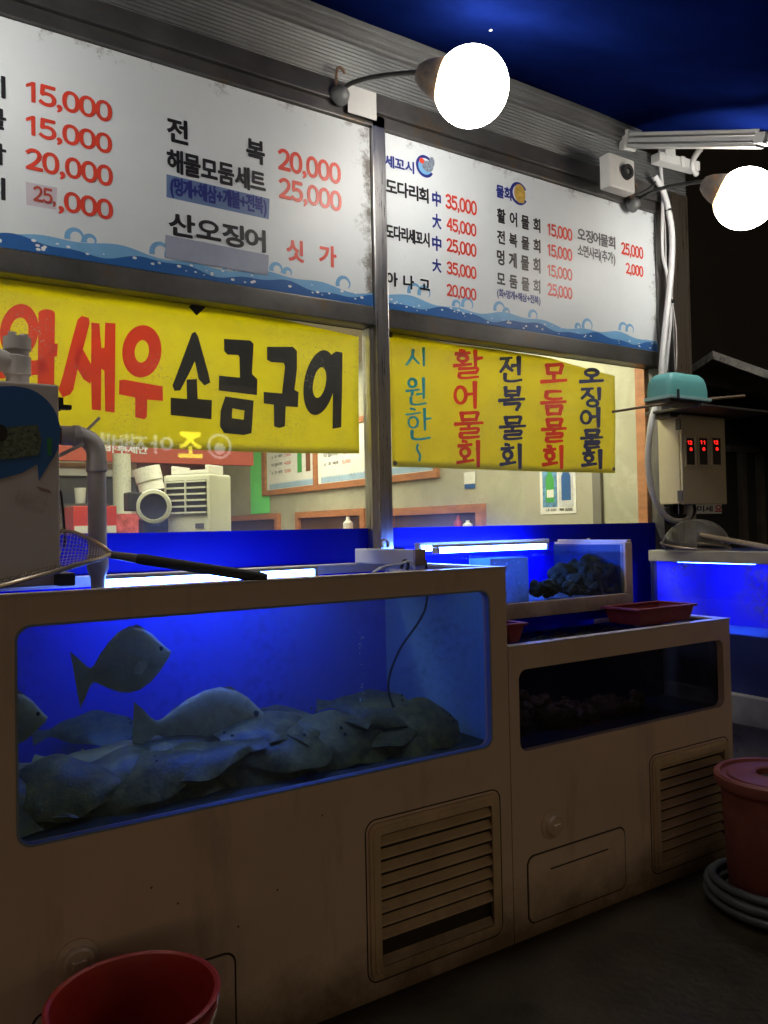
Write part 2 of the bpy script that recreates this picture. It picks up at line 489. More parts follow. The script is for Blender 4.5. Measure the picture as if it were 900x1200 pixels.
class MB:
    """collects shapes in world coordinates; build() links them as one mesh object"""

    def __init__(self):
        self.v, self.f = [], []

    def add(self, vs, fs):
        k = len(self.v)
        self.v += [Vector(p) for p in vs]
        self.f += [tuple(i + k for i in q) for q in fs]
        return self

    def box(self, x0, x1, y0, y1, z0, z1):
        vs = [(x, y, z) for z in (z0, z1) for y in (y0, y1) for x in (x0, x1)]
        return self.add(vs, [(0, 2, 3, 1), (4, 5, 7, 6), (0, 1, 5, 4), (2, 6, 7, 3), (0, 4, 6, 2), (1, 3, 7, 5)])

    def obox(self, c, ax, ay, az):
        c, ax, ay, az = map(Vector, (c, ax, ay, az))
        vs = [c + ax * sx + ay * sy + az * sz for sz in (-.5, .5) for sy in (-.5, .5) for sx in (-.5, .5)]
        return self.add(vs, [(0, 2, 3, 1), (4, 5, 7, 6), (0, 1, 5, 4), (2, 6, 7, 3), (0, 4, 6, 2), (1, 3, 7, 5)])

    def tube(self, pts, rad, n=10, closed=False, cap=True):
        pts = [Vector(p) for p in pts]
        m = len(pts)
        rads = rad if isinstance(rad, (list, tuple)) else [rad] * m
        k = len(self.v)
        ref = None
        for i, p in enumerate(pts):
            a = pts[(i - 1) % m] if (i or closed) else p
            b = pts[(i + 1) % m] if (i < m - 1 or closed) else p
            t = (b - a).normalized()
            if ref is None:
                ref = Vector((0, 0, 1)) if abs(t.z) < 0.9 else Vector((1, 0, 0))
            s = t.cross(ref)
            if s.length < 1e-5:
                s = t.cross(Vector((0, 1, 0.3)))
            s.normalize()
            ref = s.cross(t).normalized()
            for j in range(n):
                an = 2 * math.pi * j / n
                self.v.append(p + (s * math.cos(an) + ref * math.sin(an)) * rads[i])
        for i in range(m if closed else m - 1):
            i2 = (i + 1) % m
            for j in range(n):
                j2 = (j + 1) % n
                self.f.append((k + i * n + j, k + i * n + j2, k + i2 * n + j2, k + i2 * n + j))
        if cap and not closed:
            self.f.append(tuple(k + j for j in reversed(range(n))))
            self.f.append(tuple(k + (m - 1) * n + j for j in range(n)))
        return self

    def lathe(self, prof, c, axis=(0, 0, 1), n=40):
        """prof: list of (radius, height along axis)"""
        c, ax = Vector(c), Vector(axis).normalized()
        s = ax.orthogonal().normalized()
        t = ax.cross(s)
        k = len(self.v)
        for (r, h) in prof:
            for j in range(n):
                an = 2 * math.pi * j / n
                self.v.append(c + ax * h + (s * math.cos(an) + t * math.sin(an)) * max(r, 1e-4))
        for i in range(len(prof) - 1):
            for j in range(n):
                j2 = (j + 1) % n
                self.f.append((k + i * n + j, k + i * n + j2, k + (i + 1) * n + j2, k + (i + 1) * n + j))
        return self

    def sphere(self, c, r, n=24, m=14, sc=(1, 1, 1)):
        c = Vector(c)
        k = len(self.v)
        for i in range(m + 1):
            th = math.pi * i / m
            for j in range(n):
                ph = 2 * math.pi * j / n
                self.v.append(c + Vector((math.sin(th) * math.cos(ph) * sc[0], math.sin(th) * math.sin(ph) * sc[1], math.cos(th) * sc[2])) * r)
        for i in range(m):
            for j in range(n):
                j2 = (j + 1) % n
                self.f.append((k + i * n + j, k + i * n + j2, k + (i + 1) * n + j2, k + (i + 1) * n + j))
        return self

    def plate(self, loops, o, ux, uy, thick):
        """a flat plate with holes: loops of 2-D points (outer first), swept by thick along ux x uy"""
        o, ux, uy = Vector(o), Vector(ux), Vector(uy)
        nrm = ux.cross(uy).normalized() * thick
        flat = [p for lp in loops for p in lp]
        tris = tessellate_polygon([[Vector((p[0], p[1], 0)) for p in lp] for lp in loops])
        k = len(self.v)
        pts = [o + ux * p[0] + uy * p[1] for p in flat]
        if thick == 0:
            self.v += pts
            self.f += [tuple(k + i for i in t) for t in tris]
            return self
        self.v += pts + [p + nrm for p in pts]
        m = len(flat)
        self.f += [tuple(k + i for i in reversed(t)) for t in tris] + [tuple(k + m + i for i in t) for t in tris]
        q = 0
        for lp in loops:
            for i in range(len(lp)):
                j = (i + 1) % len(lp)
                self.f.append((k + q + i, k + q + j, k + m + q + j, k + m + q + i))
            q += len(lp)
        return self

    def ribbon(self, pts, w, fn, cap=True):
        """flat brush stroke through 2-D points, w = width (number or list); fn maps 2-D to the surface"""
        pts = [Vector((p[0], p[1])) for p in pts]
        m = len(pts)
        ws = w if isinstance(w, (list, tuple)) else [w] * m
        L, Rr, dirs = [], [], []
        for i in range(m):
            a, b = pts[max(0, i - 1)], pts[min(m - 1, i + 1)]
            d = (b - a).normalized()
            dirs.append(d)
            nn = Vector((-d.y, d.x)) * ws[i] / 2
            L.append(pts[i] + nn)
            Rr.append(pts[i] - nn)
        vs = [fn(p) for p in L + Rr]
        self.add(vs, [(i, i + 1, m + i + 1, m + i) for i in range(m - 1)])
        if cap:
            for i, sg in ((0, -1), (m - 1, 1)):
                nn = Vector((-dirs[i].y, dirs[i].x))
                fan = [fn(pts[i] + (nn * math.cos(t) + dirs[i] * sg * math.sin(t) * 0.55) * ws[i] / 2) for t in [math.pi * q / 8 for q in range(9)]]
                self.add(fan, [tuple(range(9))])
        return self

    def build(self, name, material, parent=None, smooth=False, bevel=0.0, at=None):
        me = bpy.data.meshes.new(name)
        off = Vector(at) if at is not None else (origin(parent) if parent is not None else Vector((0, 0, 0)))
        me.from_pydata([p - off for p in self.v], [], self.f)
        bm = bmesh.new()
        bm.from_mesh(me)
        bmesh.ops.recalc_face_normals(bm, faces=bm.faces)
        if bevel:
            bmesh.ops.remove_doubles(bm, verts=bm.verts, dist=1e-5)
            es = [e for e in bm.edges if e.is_manifold and e.calc_face_angle(0) > R(35)]
            bmesh.ops.bevel(bm, geom=es, offset=bevel, segments=2, profile=0.6, affect='EDGES', clamp_overlap=True)
        if smooth:
            for f in bm.faces:
                f.smooth = True
            for e in bm.edges:
                if e.is_manifold and e.calc_face_angle(0) > R(40):
                    e.smooth = False
        bm.to_mesh(me)
        bm.free()
        me.materials.append(material)
        o = bpy.data.objects.new(name, me)
        COL.objects.link(o)
        if parent is not None:
            o.parent = parent
            if at is not None:
                o.location = Vector(at) - origin(parent)
        elif at is not None:
            o.location = at
        return o


def copy_tree(o, parent=None):
    c = o.copy()
    COL.objects.link(c)
    if parent is not None:
        c.parent = parent
    for ch in list(o.children):
        copy_tree(ch, c)
    return c


def rrect(x0, x1, z0, z1, r, n=6):
    out = []
    for cx, cz, a0 in ((x1 - r, z1 - r, 0), (x0 + r, z1 - r, 90), (x0 + r, z0 + r, 180), (x1 - r, z0 + r, 270)):
        for i in range(n + 1):
            a = R(a0 + 90 * i / n)
            out.append((cx + r * math.cos(a), cz + r * math.sin(a)))
    return out


def rect(x0, x1, z0, z1):
    return [(x0, z0), (x1, z0), (x1, z1), (x0, z1)]


XA, ZA = Vector((1, 0, 0)), Vector((0, 0, 1))


def frontplate(mb, loops, y, th):
    """plate parallel to the shopfront whose outer face is at y, going th into the scene"""
    return mb.plate(loops, (0, y + th, 0), XA, ZA, th)


def smoothpts(pts, n=6):
    """Catmull-Rom through points"""
    pts = [Vector(p) for p in pts]
    out = []
    for i in range(len(pts) - 1):
        p0, p1, p2, p3 = pts[max(0, i - 1)], pts[i], pts[i + 1], pts[min(len(pts) - 1, i + 2)]
        for k in range(n):
            t = k / n
            out.append(0.5 * ((2 * p1) + (p2 - p0) * t + (2 * p0 - 5 * p1 + 4 * p2 - p3) * t * t + (3 * p1 - p0 - 3 * p2 + p3) * t ** 3))
    out.append(pts[-1])
    return out


# ------------------------------------------------------------------ lettering
GL = {}
FULL = {c: chr(ord(c) + 0xFEE0) for c in "0123456789"}


def glyph(ch, bold):
    key = (ch, bold)
    if ch == '1':
        return ([(.17, 0), (.275, 0), (.275, .733), (.19, .733), (0, .6), (0, .505), (.17, .61)], [(0, 1, 2, 3, 6), (3, 4, 5, 6)])
    if key not in GL:
        cu = bpy.data.curves.new("glyph", 'FONT')
        cu.body = FULL.get(ch, ch)
        cu.offset = bold
        cu.resolution_u = 4
        o = bpy.data.objects.new("glyph", cu)
        COL.objects.link(o)
        me = bpy.data.meshes.new_from_object(o.evaluated_get(bpy.context.evaluated_depsgraph_get()))
        vs = [(v.co.x, v.co.y) for v in me.vertices]
        fs = [tuple(p.vertices) for p in me.polygons]
        bpy.data.objects.remove(o)
        bpy.data.curves.remove(cu)
        bpy.data.meshes.remove(me)
        GL[key] = (vs, fs)
    return GL[key]


def layout(s, bold, gap=0.06):
    """one line of text as 2-D vertices and faces, normalised to 0..1 in both directions (height from its full-height signs)"""
    V, Fc, x = [], [], 0.0
    ref = []
    for ch in s:
        if ch == ' ':
            x += 0.42
            continue
        vs, fs = glyph(ch, bold)
        if not vs:
            continue
        mnx, mxx = min(v[0] for v in vs), max(v[0] for v in vs)
        wd = mxx - mnx
        adv = 0.5 if ch.isdigit() and ch != '1' else (0.46 if ch == '1' else wd)
        k = len(V)
        sh = x + (adv - wd) / 2 - mnx
        V += [(a + sh, b) for a, b in vs]
        Fc += [tuple(i + k for i in f) for f in fs]
        if ch not in ",()+~·":
            ref += [b for a, b in vs]
        x += adv + (gap if not ch.isdigit() else 0.07)
    ref = ref or [v[1] for v in V]
    x0, x1 = min(v[0] for v in V), max(v[0] for v in V)
    z0, z1 = min(ref), max(ref)
    return [((a - x0) / (x1 - x0), (b - z0) / (z1 - z0)) for a, b in V], Fc


EPS = [0]


def T(mb, s, x0, yb0, x1, yb1, yt0, bold=0.0155, dup=0.0, lift=0.0012, plane=None, nrm=(0, -1, 0), fat=0.022, shear=0.0):
    """text between two baseline pixels of the photo, on a plane of the place"""
    plane = plane or {'y': -0.0362}
    a, b, t = P(x0, yb0, **plane), P(x1, yb1, **plane), P(x0, yt0, **plane)
    zb = (a.z + b.z) / 2
    h = t.z - a.z
    vs, fs = layout(s, bold)
    shifts = [(0, 0)]
    if fat:
        k_ = fat * h / max(1e-4, (b - a).length)
        shifts += [(k_, 0), (-k_, 0), (0, fat), (0, -fat)]
    if dup:
        shifts = [(0, 0), (dup, -dup * 0.5), (-dup * 0.6, dup * 0.3)]
    for (sx, sz) in shifts:
        EPS[0] = (EPS[0] + 1) % 8
        off = Vector(nrm) * (lift + EPS[0] * 0.00012)
        mb.add([Vector((a.x, a.y, zb)) + Vector((b.x - a.x, b.y - a.y, 0)) * (u + sx) + Vector((0, 0, h * (w + sz + shear * (u - 0.5)))) + off for u, w in vs], fs)
    return mb


# ================================================================== SETTING
g = MB()
N = 60
g.add([(-150 + 300 * i / N, -150 + 300 * j / N, 0) for j in range(N + 1) for i in range(N + 1)],
      [(j * (N + 1) + i, j * (N + 1) + i + 1, (j + 1) * (N + 1) + i + 1, (j + 1) * (N + 1) + i) for j in range(N) for i in range(N)])
tag(g.build("ground", M_tarmac), kind="structure")

# the room behind the window
RX0, RX1, RY1, RZ1 = -1.3, 3.72, 6.6, 2.95
tag(MB().box(RX1, RX1 + 0.05, 0.06, RY1, 0.02, RZ1).build("interior_wall_right", M_plaster), kind="structure")
tag(MB().box(RX0 - 0.06, RX0, 0.06, RY1, 0.02, RZ1).build("interior_wall_left", M_plaster), kind="structure")
tag(MB().box(RX0, RX1, RY1, RY1 + 0.06, 0.02, RZ1).build("interior_wall_back", M_plaster), kind="structure")
tag(MB().box(RX0, RX1, 0.06, RY1, 0.004, 0.02).build("interior_floor", M_floor_in), kind="structure")
tag(MB().box(RX0 - 0.06, RX1 + 0.05, 0.06, RY1 + 0.06, RZ1, RZ1 + 0.05).build("interior_ceiling", M_ceil), kind="structure")

# ================================================================== SHOPFRONT
MUX0, MUX1 = 1.827, 1.893
sf = thing("shopfront", "stainless framed restaurant shopfront with two tall glass bays above a blue board", "shopfront", (1.85, 0, 0))
MB().box(MUX0, MUX1, -0.055, 0.03, 0.3, 3.23).build("mullion", M_steel, sf, bevel=0.003)
MB().box(MUX0 - 0.02, MUX1 - 0.045, -0.03, 0.03, 1.3, 2.31).build("mullion_flange", M_steel, sf, bevel=0.002)
MB().box(3.698, 3.775, -0.05, 0.03, 0.3, 3.23).build("jamb", M_dark_steel, sf, bevel=0.003)
for x0, x1 in ((-0.1, MUX0 - 0.001), (MUX1 + 0.001, 3.697)):
    MB().box(x0, x1, -0.045, 0.03, 2.318, 2.398).build("transom", M_dark_steel, sf, bevel=0.003)
    MB().box(x0, x1, -0.002, 0.004, 1.45, 2.32).build("glass_pane", M_glass_shop, sf)
    MB().box(x0, x1, 0.012, 0.028, 0.3, 1.452).build("blue_board", M_board_blue, sf)
MB().box(-0.18, -0.101, -0.055, 0.03, 0.3, 3.23).build("jamb", M_steel, sf, bevel=0.003)
tb = MB()
tb.box(-1.4, 3.78, -0.075, 0.03, 3.231, 3.315)
tb.box(-1.4, 3.78, -0.055, -0.0, 3.178, 3.2305)
tb.build("top_beam", M_dark_steel, sf, bevel=0.003)
a, b = P(408, 125, y=-0.08), P(437, 133, y=-0.08)
MB().box(a.x, b.x + 0.02, -0.079, -0.0755, 3.19, 3.31).build("bracket_plate", M_white_alu, sf, bevel=0.001)
# ribbed shutter housing
cg = MB()
nr = 11
prof = []
for i in range(nr * 6 + 1):
    t = i / 6
    prof.append((3.316 + t * 0.0165, -0.06 - 0.006 * (0.5 - 0.5 * math.cos(2 * math.pi * t))))
cg.add([(x, y, z) for x in (-1.4, 3.95) for z, y in prof], [(i, i + 1, len(prof) + i + 1, len(prof) + i) for i in range(len(prof) - 1)])
cg.box(-1.4, 3.95, -0.05, 0.03, 3.316, 3.49)
cg.build("shutter_housing", M_galv, sf)
MB().box(-1.4, 3.97, 0.031, 0.059, 2.32, 4.1).build("upper_wall", M_dark_wall, sf)
MB().box(-1.4, 3.97, 0.031, 0.059, 0.0, 1.45).build("lower_wall", M_dark_wall, sf)
MB().box(-1.4, -0.181, -0.03, 0.03, 0.0, 3.17).build("side_panel", M_dark_steel, sf)
MB().box(3.80, 3.955, -0.07, 0.059, 0.0, 3.315).build("pillar", M_steel, sf, bevel=0.004)
MB().box(3.776, 3.799, -0.02, 0.03, 0.0, 3.315).build("pillar_joint", M_dark_steel, sf)
MB().box(3.771, 3.95, 0.06, RY1, 0.0, 3.4).build("flank_wall", M_dark_wall, sf)
MB().box(-1.45, 3.97, 0.06, RY1 + 0.2, 3.41, 3.5).build("roof", M_dark_wall, sf)

# ================================================================== PRICE BOARDS
ZB, ZT = 2.40, 3.176


def wave_bands(parent, x0, x1, seed):
    rnd = random.Random(seed)
    ph = rnd.random() * 6

    def top(x, k):
        if k == 0:
            return ZB + 0.062 + 0.010 * math.sin(x * 9 + ph) + 0.007 * math.sin(x * 23 + ph * 2)
        return ZB + 0.036 + 0.012 * math.sin(x * 13 + ph + 1) + 0.006 * math.sin(x * 31 + ph)
    n = 120
    xs = [x0 + (x1 - x0) * i / n for i in range(n + 1)]
    lt = MB()
    lt.add([(x, -0.0364, ZB + 0.002) for x in xs] + [(x, -0.0364, top(x, 0)) for x in xs], [(i, i + 1, n + 2 + i, n + 1 + i) for i in range(n)])
    x = x0 + 0.12
    while x < x1 - 0.06:
        for q in range(rnd.choice((1, 2, 2))):
            r = rnd.uniform(0.02, 0.042)
            bx, bz = x + q * 0.055, top(x, 0) - 0.006
            pts, ws = [], []
            for i in range(15):
                t = i / 14
                an = R(200 - 250 * t)
                rr = r * (1 - 0.45 * t)
                pts.append((bx + r * 0.9 + rr * math.cos(an), bz + r * 0.7 + rr * math.sin(an)))
                ws.append(0.019 * (1 - t) ** 0.8 + 0.0012)
            EPS[0] += 1
            e = 0.0003 + (EPS[0] % 5) * 0.00012
            lt.ribbon(pts, ws, lambda p, e=e: Vector((p.x, -0.0364 - e, p.y)), cap=False)
        x += rnd.uniform(0.17, 0.34)
    lt.build("wave_band", M_wave_l, parent)
    dk = MB()
    dk.add([(x, -0.0376, ZB + 0.002) for x in xs] + [(x, -0.0376, top(x, 1)) for x in xs], [(i, i + 1, n + 2 + i, n + 1 + i) for i in range(n)])
    dk.build("wave_band", M_wave_d, parent)
    wt = MB()
    for i in range(int((x1 - x0) * 26)):
        cx, cz, r = rnd.uniform(x0 + 0.02, x1 - 0.02), ZB + rnd.uniform(0.012, 0.05), rnd.uniform(0.002, 0.0055)
        EPS[0] += 1
        e = 0.0012 + (EPS[0] % 7) * 0.0001
        wt.add([(cx + 1.6 * r * math.cos(R(k * 36)), -0.0376 - e, cz + r * math.sin(R(k * 36))) for k in range(10)], [tuple(range(10))])
    wt.build("foam_dots", M_white_ink, parent)


def quadpx(mb, pts, yy):
    return mb.add([P(px, py, y=yy) for px, py in pts], [(0, 1, 2, 3)])


b1 = thing("price_board", "white menu board listing abalone and seafood set above the shrimp banner", "sign", (0.9, -0.03, 2.4))
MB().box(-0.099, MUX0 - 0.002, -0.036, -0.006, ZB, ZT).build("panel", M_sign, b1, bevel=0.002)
wave_bands(b1, -0.098, MUX0 - 0.003, 3)
k = MB()
T(k, "전", 196, 167, 220, 168, 139)
T(k, "복", 289, 191, 310, 192, 164)
T(k, "해물모둠세트", 196, 202, 311, 226, 175)
T(k, "산오징어", 198, 277, 311, 294, 250)
T(k, "멍게", -56, 104, 6, 112, 78)
T(k, "개불", -56, 141, 7, 151, 116)
T(k, "해삼", -56, 183, 7, 193, 158)
T(k, "낙지", -56, 224, 6, 234, 198)
k.build("lettering", M_black, b1)
k = MB()
T(k, "15,000", 31, 121, 131, 142, 96)
T(k, "15,000", 31, 159, 131, 180, 135)
T(k, "20,000", 30, 199, 132, 218, 174)
T(k, ",000", 69, 249, 132, 256, 225)
T(k, "20,000", 326, 201, 399, 214, 176)
T(k, "25,000", 327, 234, 400, 246, 210)
T(k, "싯", 336, 305, 356, 308, 280)
T(k, "가", 374, 311, 394, 313, 287)
k.build("lettering", M_red, b1)
quadpx(MB(), [(195, 204), (316, 233), (315, 257), (195, 231)], -0.0366).build("cover_strip", M_patch, b1)
quadpx(MB(), [(194, 275), (315, 299), (314, 323), (194, 302)], -0.0384).build("cover_strip", M_patch2, b1)
quadpx(MB(), [(30, 213), (67, 220), (66, 246), (31, 240)], -0.0366).build("cover_strip", M_patch3, b1)
k = MB()
T(k, "(멍게+해삼+개불+전복)", 200, 229, 312, 251, 208, lift=0.0016, bold=0.016)
k.build("lettering", M_navy, b1)
k = MB()
T(k, "25,", 39, 236, 65, 240, 218, lift=0.0016, bold=0.014)
k.build("lettering", M_dkred, b1)

b2 = thing("price_board", "white menu board of raw fish and cold fish soup prices over the small banner", "sign", (2.8, -0.03, 2.4))
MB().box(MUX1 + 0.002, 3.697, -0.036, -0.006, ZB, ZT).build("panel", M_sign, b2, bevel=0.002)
wave_bands(b2, MUX1 + 0.003, 3.695, 11)
k = MB()
T(k, "도다리회", 452, 228, 502, 237, 210.6)
T(k, "도다리세꼬시", 452.5, 281, 503, 288, 264)
T(k, "아 나 고", 453, 334, 503.6, 343, 318)
T(k, "활 어 물 회", 582.6, 261.7, 633, 272, 245)
T(k, "전 복 물 회", 582.6, 285.8, 633, 296, 270)
T(k, "멍 게 물 회", 582.6, 311, 633, 319.6, 293.4)
T(k, "모 둠 물 회", 582.6, 335.6, 633, 343, 319.6)
k.build("lettering", M_black, b2)
k = MB()
T(k, "35,000", 522, 245.7, 558.5, 251, 229)
T(k, "45,000", 523.5, 271, 558, 276.5, 256)
T(k, "25,000", 523.5, 295.5, 558, 300.6, 280)
T(k, "35,000", 523.5, 321.7, 558, 326.8, 307)
T(k, "20,000", 523.5, 347, 558, 352, 333)
T(k, "15,000", 641.7, 277, 670.4, 281.6, 262.6)
T(k, "15,000", 641.7, 301.4, 670.4, 305, 287)
T(k, "15,000", 641.7, 324.7, 670.4, 328, 311)
T(k, "25,000", 641.7, 347, 670.4, 350, 333)
T(k, "25,000", 728, 299, 753.6, 302.7, 285)
T(k, "2,000", 733.4, 321.7, 753.6, 323.8, 309)
k.build("lettering", M_red, b2)
k = MB()
T(k, "세꼬시", 450.6, 197, 485, 202, 183)
T(k, "물회", 581.6, 231.8, 599.0, 234.5, 217)
T(k, "中", 506.6, 241, 516.3, 243, 223.7)
T(k, "大", 506.6, 267, 517, 269, 250)
T(k, "中", 506.6, 293, 517, 295, 276)
T(k, "大", 506.6, 318, 517, 320, 302.7)
T(k, "(회+멍게+해삼+전복)", 582.6, 349, 633, 356, 339, bold=0.012)
k.build("lettering", M_navy, b2)
k = MB()
T(k, "오징어물회", 676.8, 283.7, 720.7, 290, 269, bold=0.01)
T(k, "소면사리(추가)", 676.8, 301.9, 720.7, 307.8, 288, bold=0.008)
k.build("lettering", M_grey_txt, b2)


def disc(mb, px, py, rx, e, sq=1.0, a0=0, a1=360, ri=0.0, yy=-0.0366):
    c, q = P(px, py, y=yy), P(px + rx, py, y=yy)
    r = q.x - c.x
    n = 26
    ang = [R(a0 + (a1 - a0) * i / n) for i in range(n + 1)]
    if ri:
        vs = [(c.x + r * math.cos(t), yy - e, c.z + r * sq * math.sin(t)) for t in ang] + [(c.x + r * ri * math.cos(t), yy - e, c.z + r * ri * sq * math.sin(t)) for t in ang]
        return mb.add(vs, [(i, i + 1, n + 2 + i, n + 1 + i) for i in range(n)])
    vs = [(c.x + r * math.cos(t), yy - e, c.z + r * sq * math.sin(t)) for t in ang[:-1]]
    return mb.add(vs, [tuple(range(n))])


lg = MB()
disc(lg, 498, 195, 10.5, 0.0006, 1.0, 30, 330, 0.74)
disc(lg, 608, 227, 10, 0.0006, 1.0, 30, 330, 0.72)
lg.build("emblem_ring", M_navy, b2)
lg = MB()
disc(lg, 496.5, 196.5, 8, 0.0004, 0.95)
lg.build("emblem_water", M_wave_l, b2)
lg = MB()
disc(lg, 501, 195, 6.5, 0.0012, 0.8)
disc(lg, 506, 190, 3, 0.0016, 1.6)
lg.build("emblem_fish", mat("emblem_silver", (0.2, 0.24, 0.3), rough=0.4, var=0.6, scale=120), b2)
lg = MB()
disc(lg, 494, 188.5, 3, 0.002, 0.9)
lg.build("emblem_accent", M_red, b2)
lg = MB()
disc(lg, 609, 227, 6.5, 0.0012, 1.25)
disc(lg, 606, 219.5, 2.2, 0.0016, 1.0)
disc(lg, 612, 235.5, 2.2, 0.002, 1.0)
lg.build("emblem_sea_squirt", mat("emblem_ochre", (0.5, 0.32, 0.06), rough=0.4, var=0.3, scale=40), b2)

# ================================================================== BANNERS (hung just inside the glass)
YB = 0.035


def zoom3(p):
    return (p[0] / 2.0455, 310 + p[1] / 2.0455)


def zoom4(p):
    return (430 + p[0] / 2.5714, 370 + p[1] / 2.5714)


def banner_sheet(top, bot, material, parent, yy, wob=0.004, n=48, m=16):
    def along(pl, t):
        xs = [p.x for p in pl]
        x = xs[0] + (xs[-1] - xs[0]) * t
        for i in range(len(pl) - 1):
            if x <= pl[i + 1].x + 1e-9:
                q = (x - pl[i].x) / (pl[i + 1].x - pl[i].x)
                return pl[i].lerp(pl[i + 1], q)
        return pl[-1]
    vs = []
    for j in range(m + 1):
        for i in range(n + 1):
            p = along(top, i / n).lerp(along(bot, i / n), j / m)
            p = p + Vector((0, wob * (0.5 + math.sin(p.x * 7 + p.z * 5) * 0.5) + 0.0025 * math.sin(p.x * 17 - p.z * 11), 0))
            vs.append(p)
    mb = MB().add(vs, [(j * (n + 1) + i, j * (n + 1) + i + 1, (j + 1) * (n + 1) + i + 1, (j + 1) * (n + 1) + i) for j in range(m) for i in range(n)])
    o = mb.build("cloth", material, parent, smooth=True)
    sd = o.modifiers.new("thickness", 'SOLIDIFY')
    sd.thickness = 0.0008
    sd.offset = 1.0
    return o


bn = thing("banner", "large yellow banner with red and black hand cut shrimp lettering behind the left pane", "banner", (0.8, YB, 1.78))
topl = [P(-90, 302, y=YB), P(0, 317, y=YB), P(115, 335, y=YB), P(230, 357, y=YB), P(330, 374, y=YB), P(420, 395, y=YB)]
botl = [P(-90, 512, y=YB), P(60, 518, y=YB), P(200, 526, y=YB), P(330, 531, y=YB), P(421, 531.5, y=YB)]
banner_sheet(topl, botl, M_yellow_b, bn, YB, wob=0.003)
GY = YB - 0.0055


def strokes(mb, items, zoom):
    for it in items:
        EPS[0] += 1
        e = (EPS[0] % 9) * 0.00022

        def fn(p, e=e):
            q = zoom((p.x, p.y))
            return P(q[0], q[1], y=GY - e)
        if it[0] == 'ring':
            _, cx, cy, rx, ry, hx, hy, tilt = it
            n = 40
            ca, sa = math.cos(R(tilt)), math.sin(R(tilt))

            def el(a_, x_, y_):
                u, v = x_ * math.cos(a_), y_ * math.sin(a_)
                return Vector((cx + u * ca - v * sa, cy + u * sa + v * ca))
            vs = [fn(el(2 * math.pi * i / n, rx, ry)) for i in range(n)] + [fn(el(2 * math.pi * i / n, hx, hy)) for i in range(n)]
            mb.add(vs, [(i, (i + 1) % n, n + (i + 1) % n, n + i) for i in range(n)])
        elif it[0] == 'poly':
            mb.plate([[(p[0], p[1]) for p in lp] for lp in it[1]], (0, 0, 0), XA, Vector((0, 1, 0)), 0)
            cnt = sum(len(lp) for lp in it[1])
            for i in range(len(mb.v) - cnt, len(mb.v)):
                mb.v[i] = fn(Vector((mb.v[i].x, mb.v[i].y)))
        else:
            mb.ribbon(it[0], it[1], fn)


red_big = MB()
strokes(red_big, [
    ('ring', 46, 160, 46, 66, 22, 33, 8),                              # the ring of the first syllable
    ([(112, 118), (110, 285), (104, 420)], [40, 40, 38]),              # its upright
    ('poly', [[(118, 188), (139, 190), (137, 221), (118, 219)]]),
    ('poly', [[(-110, 240), (112, 228), (112, 262), (-110, 285)]]),
    ('ring', 40, 345, 66, 52, 32, 24, 0),
    ('poly', [[(186, 132), (196, 123), (213, 128), (215, 140), (200, 200), (186, 250), (176, 300), (168, 312), (150, 318), (140, 300), (150, 268), (170, 190)]]),
    ('poly', [[(190, 190), (200, 205), (218, 238), (222, 268), (216, 286), (200, 275), (184, 248), (178, 225)]]),
    ('poly', [[(219, 139), (238, 141), (243, 200), (250, 200), (252, 139), (277, 141), (276, 270), (275, 355), (252, 352), (250, 255), (243, 250), (242, 350), (220, 348), (218, 260)]]),
    ('ring', 340, 208, 47, 63, 17, 27, 6),
    ('poly', [[(286, 277), (300, 276), (390, 292), (391, 327), (353, 324), (352, 366), (345, 371), (324, 366), (324, 319), (285, 311)]]),
], zoom3)
red_big.build("lettering", M_bred, bn)
blk = MB()
strokes(blk, [
    ('poly', [[(460, 165), (468, 161), (475, 172), (484, 205), (500, 262), (504, 283), (490, 290), (476, 275), (467, 232), (455, 258), (432, 302), (418, 303), (413, 290), (424, 262), (447, 200)]]),
    ('poly', [[(447, 276), (472, 274), (474, 322), (508, 325), (507, 371), (409, 361), (409, 319), (448, 322)]]),
    ('poly', [[(537, 178), (600, 182), (608, 190), (604, 262), (617, 275), (616, 313), (524, 302), (525, 266), (575, 271), (574, 222), (570, 217), (545, 216), (537, 207)]]),
    ('poly', [[(540, 316), (608, 326), (606, 360), (603, 404), (585, 409), (537, 404), (527, 388), (529, 350)],
              [(557, 345), (586, 350), (584, 372), (556, 368)]]),
    ('poly', [[(640, 197), (702, 197), (712, 207), (712, 250), (706, 300), (716, 306), (714, 342), (685, 340), (683, 388), (670, 392), (657, 388), (656, 336), (632, 333), (632, 305), (676, 309), (683, 245), (680, 236), (650, 234), (640, 228)]]),
    ('ring', 766, 283, 37, 79, 15, 37, 10),
    ('poly', [[(795, 215), (806, 208), (821, 211), (820, 300), (818, 390), (797, 394), (798, 300)]]),
], zoom3)
blk.build("lettering", M_black, bn)
ey = MB()
c = P(231, 360, y=YB - 0.006)
ey.obox(c, (0.035, 0, 0.035), (0, 0.004, 0), (-0.03, 0, 0.03))
ey.build("grommet", M_dk_plastic, bn)

bs_ = thing("banner", "small yellow banner with five columns of brushed soup names behind the right pane", "banner", (2.4, YB, 1.8))
tops = [P(*zoom4(p), y=YB) for p in ((62, 46), (150, 64), (250, 84), (400, 103), (560, 128), (650, 155), (748, 181))]
bots = [P(*zoom4(p), y=YB) for p in ((78, 455), (250, 460), (400, 465), (560, 471), (752, 474))]
banner_sheet(tops, bots, M_yellow_s, bs_, YB, wob=0.006)


def arc(cx, cy, rx, ry, a0, a1, n=14):
    return [(cx + rx * math.cos(R(a0 + (a1 - a0) * q / n)), cy + ry * math.sin(R(a0 + (a1 - a0) * q / n))) for q in range(n + 1)]


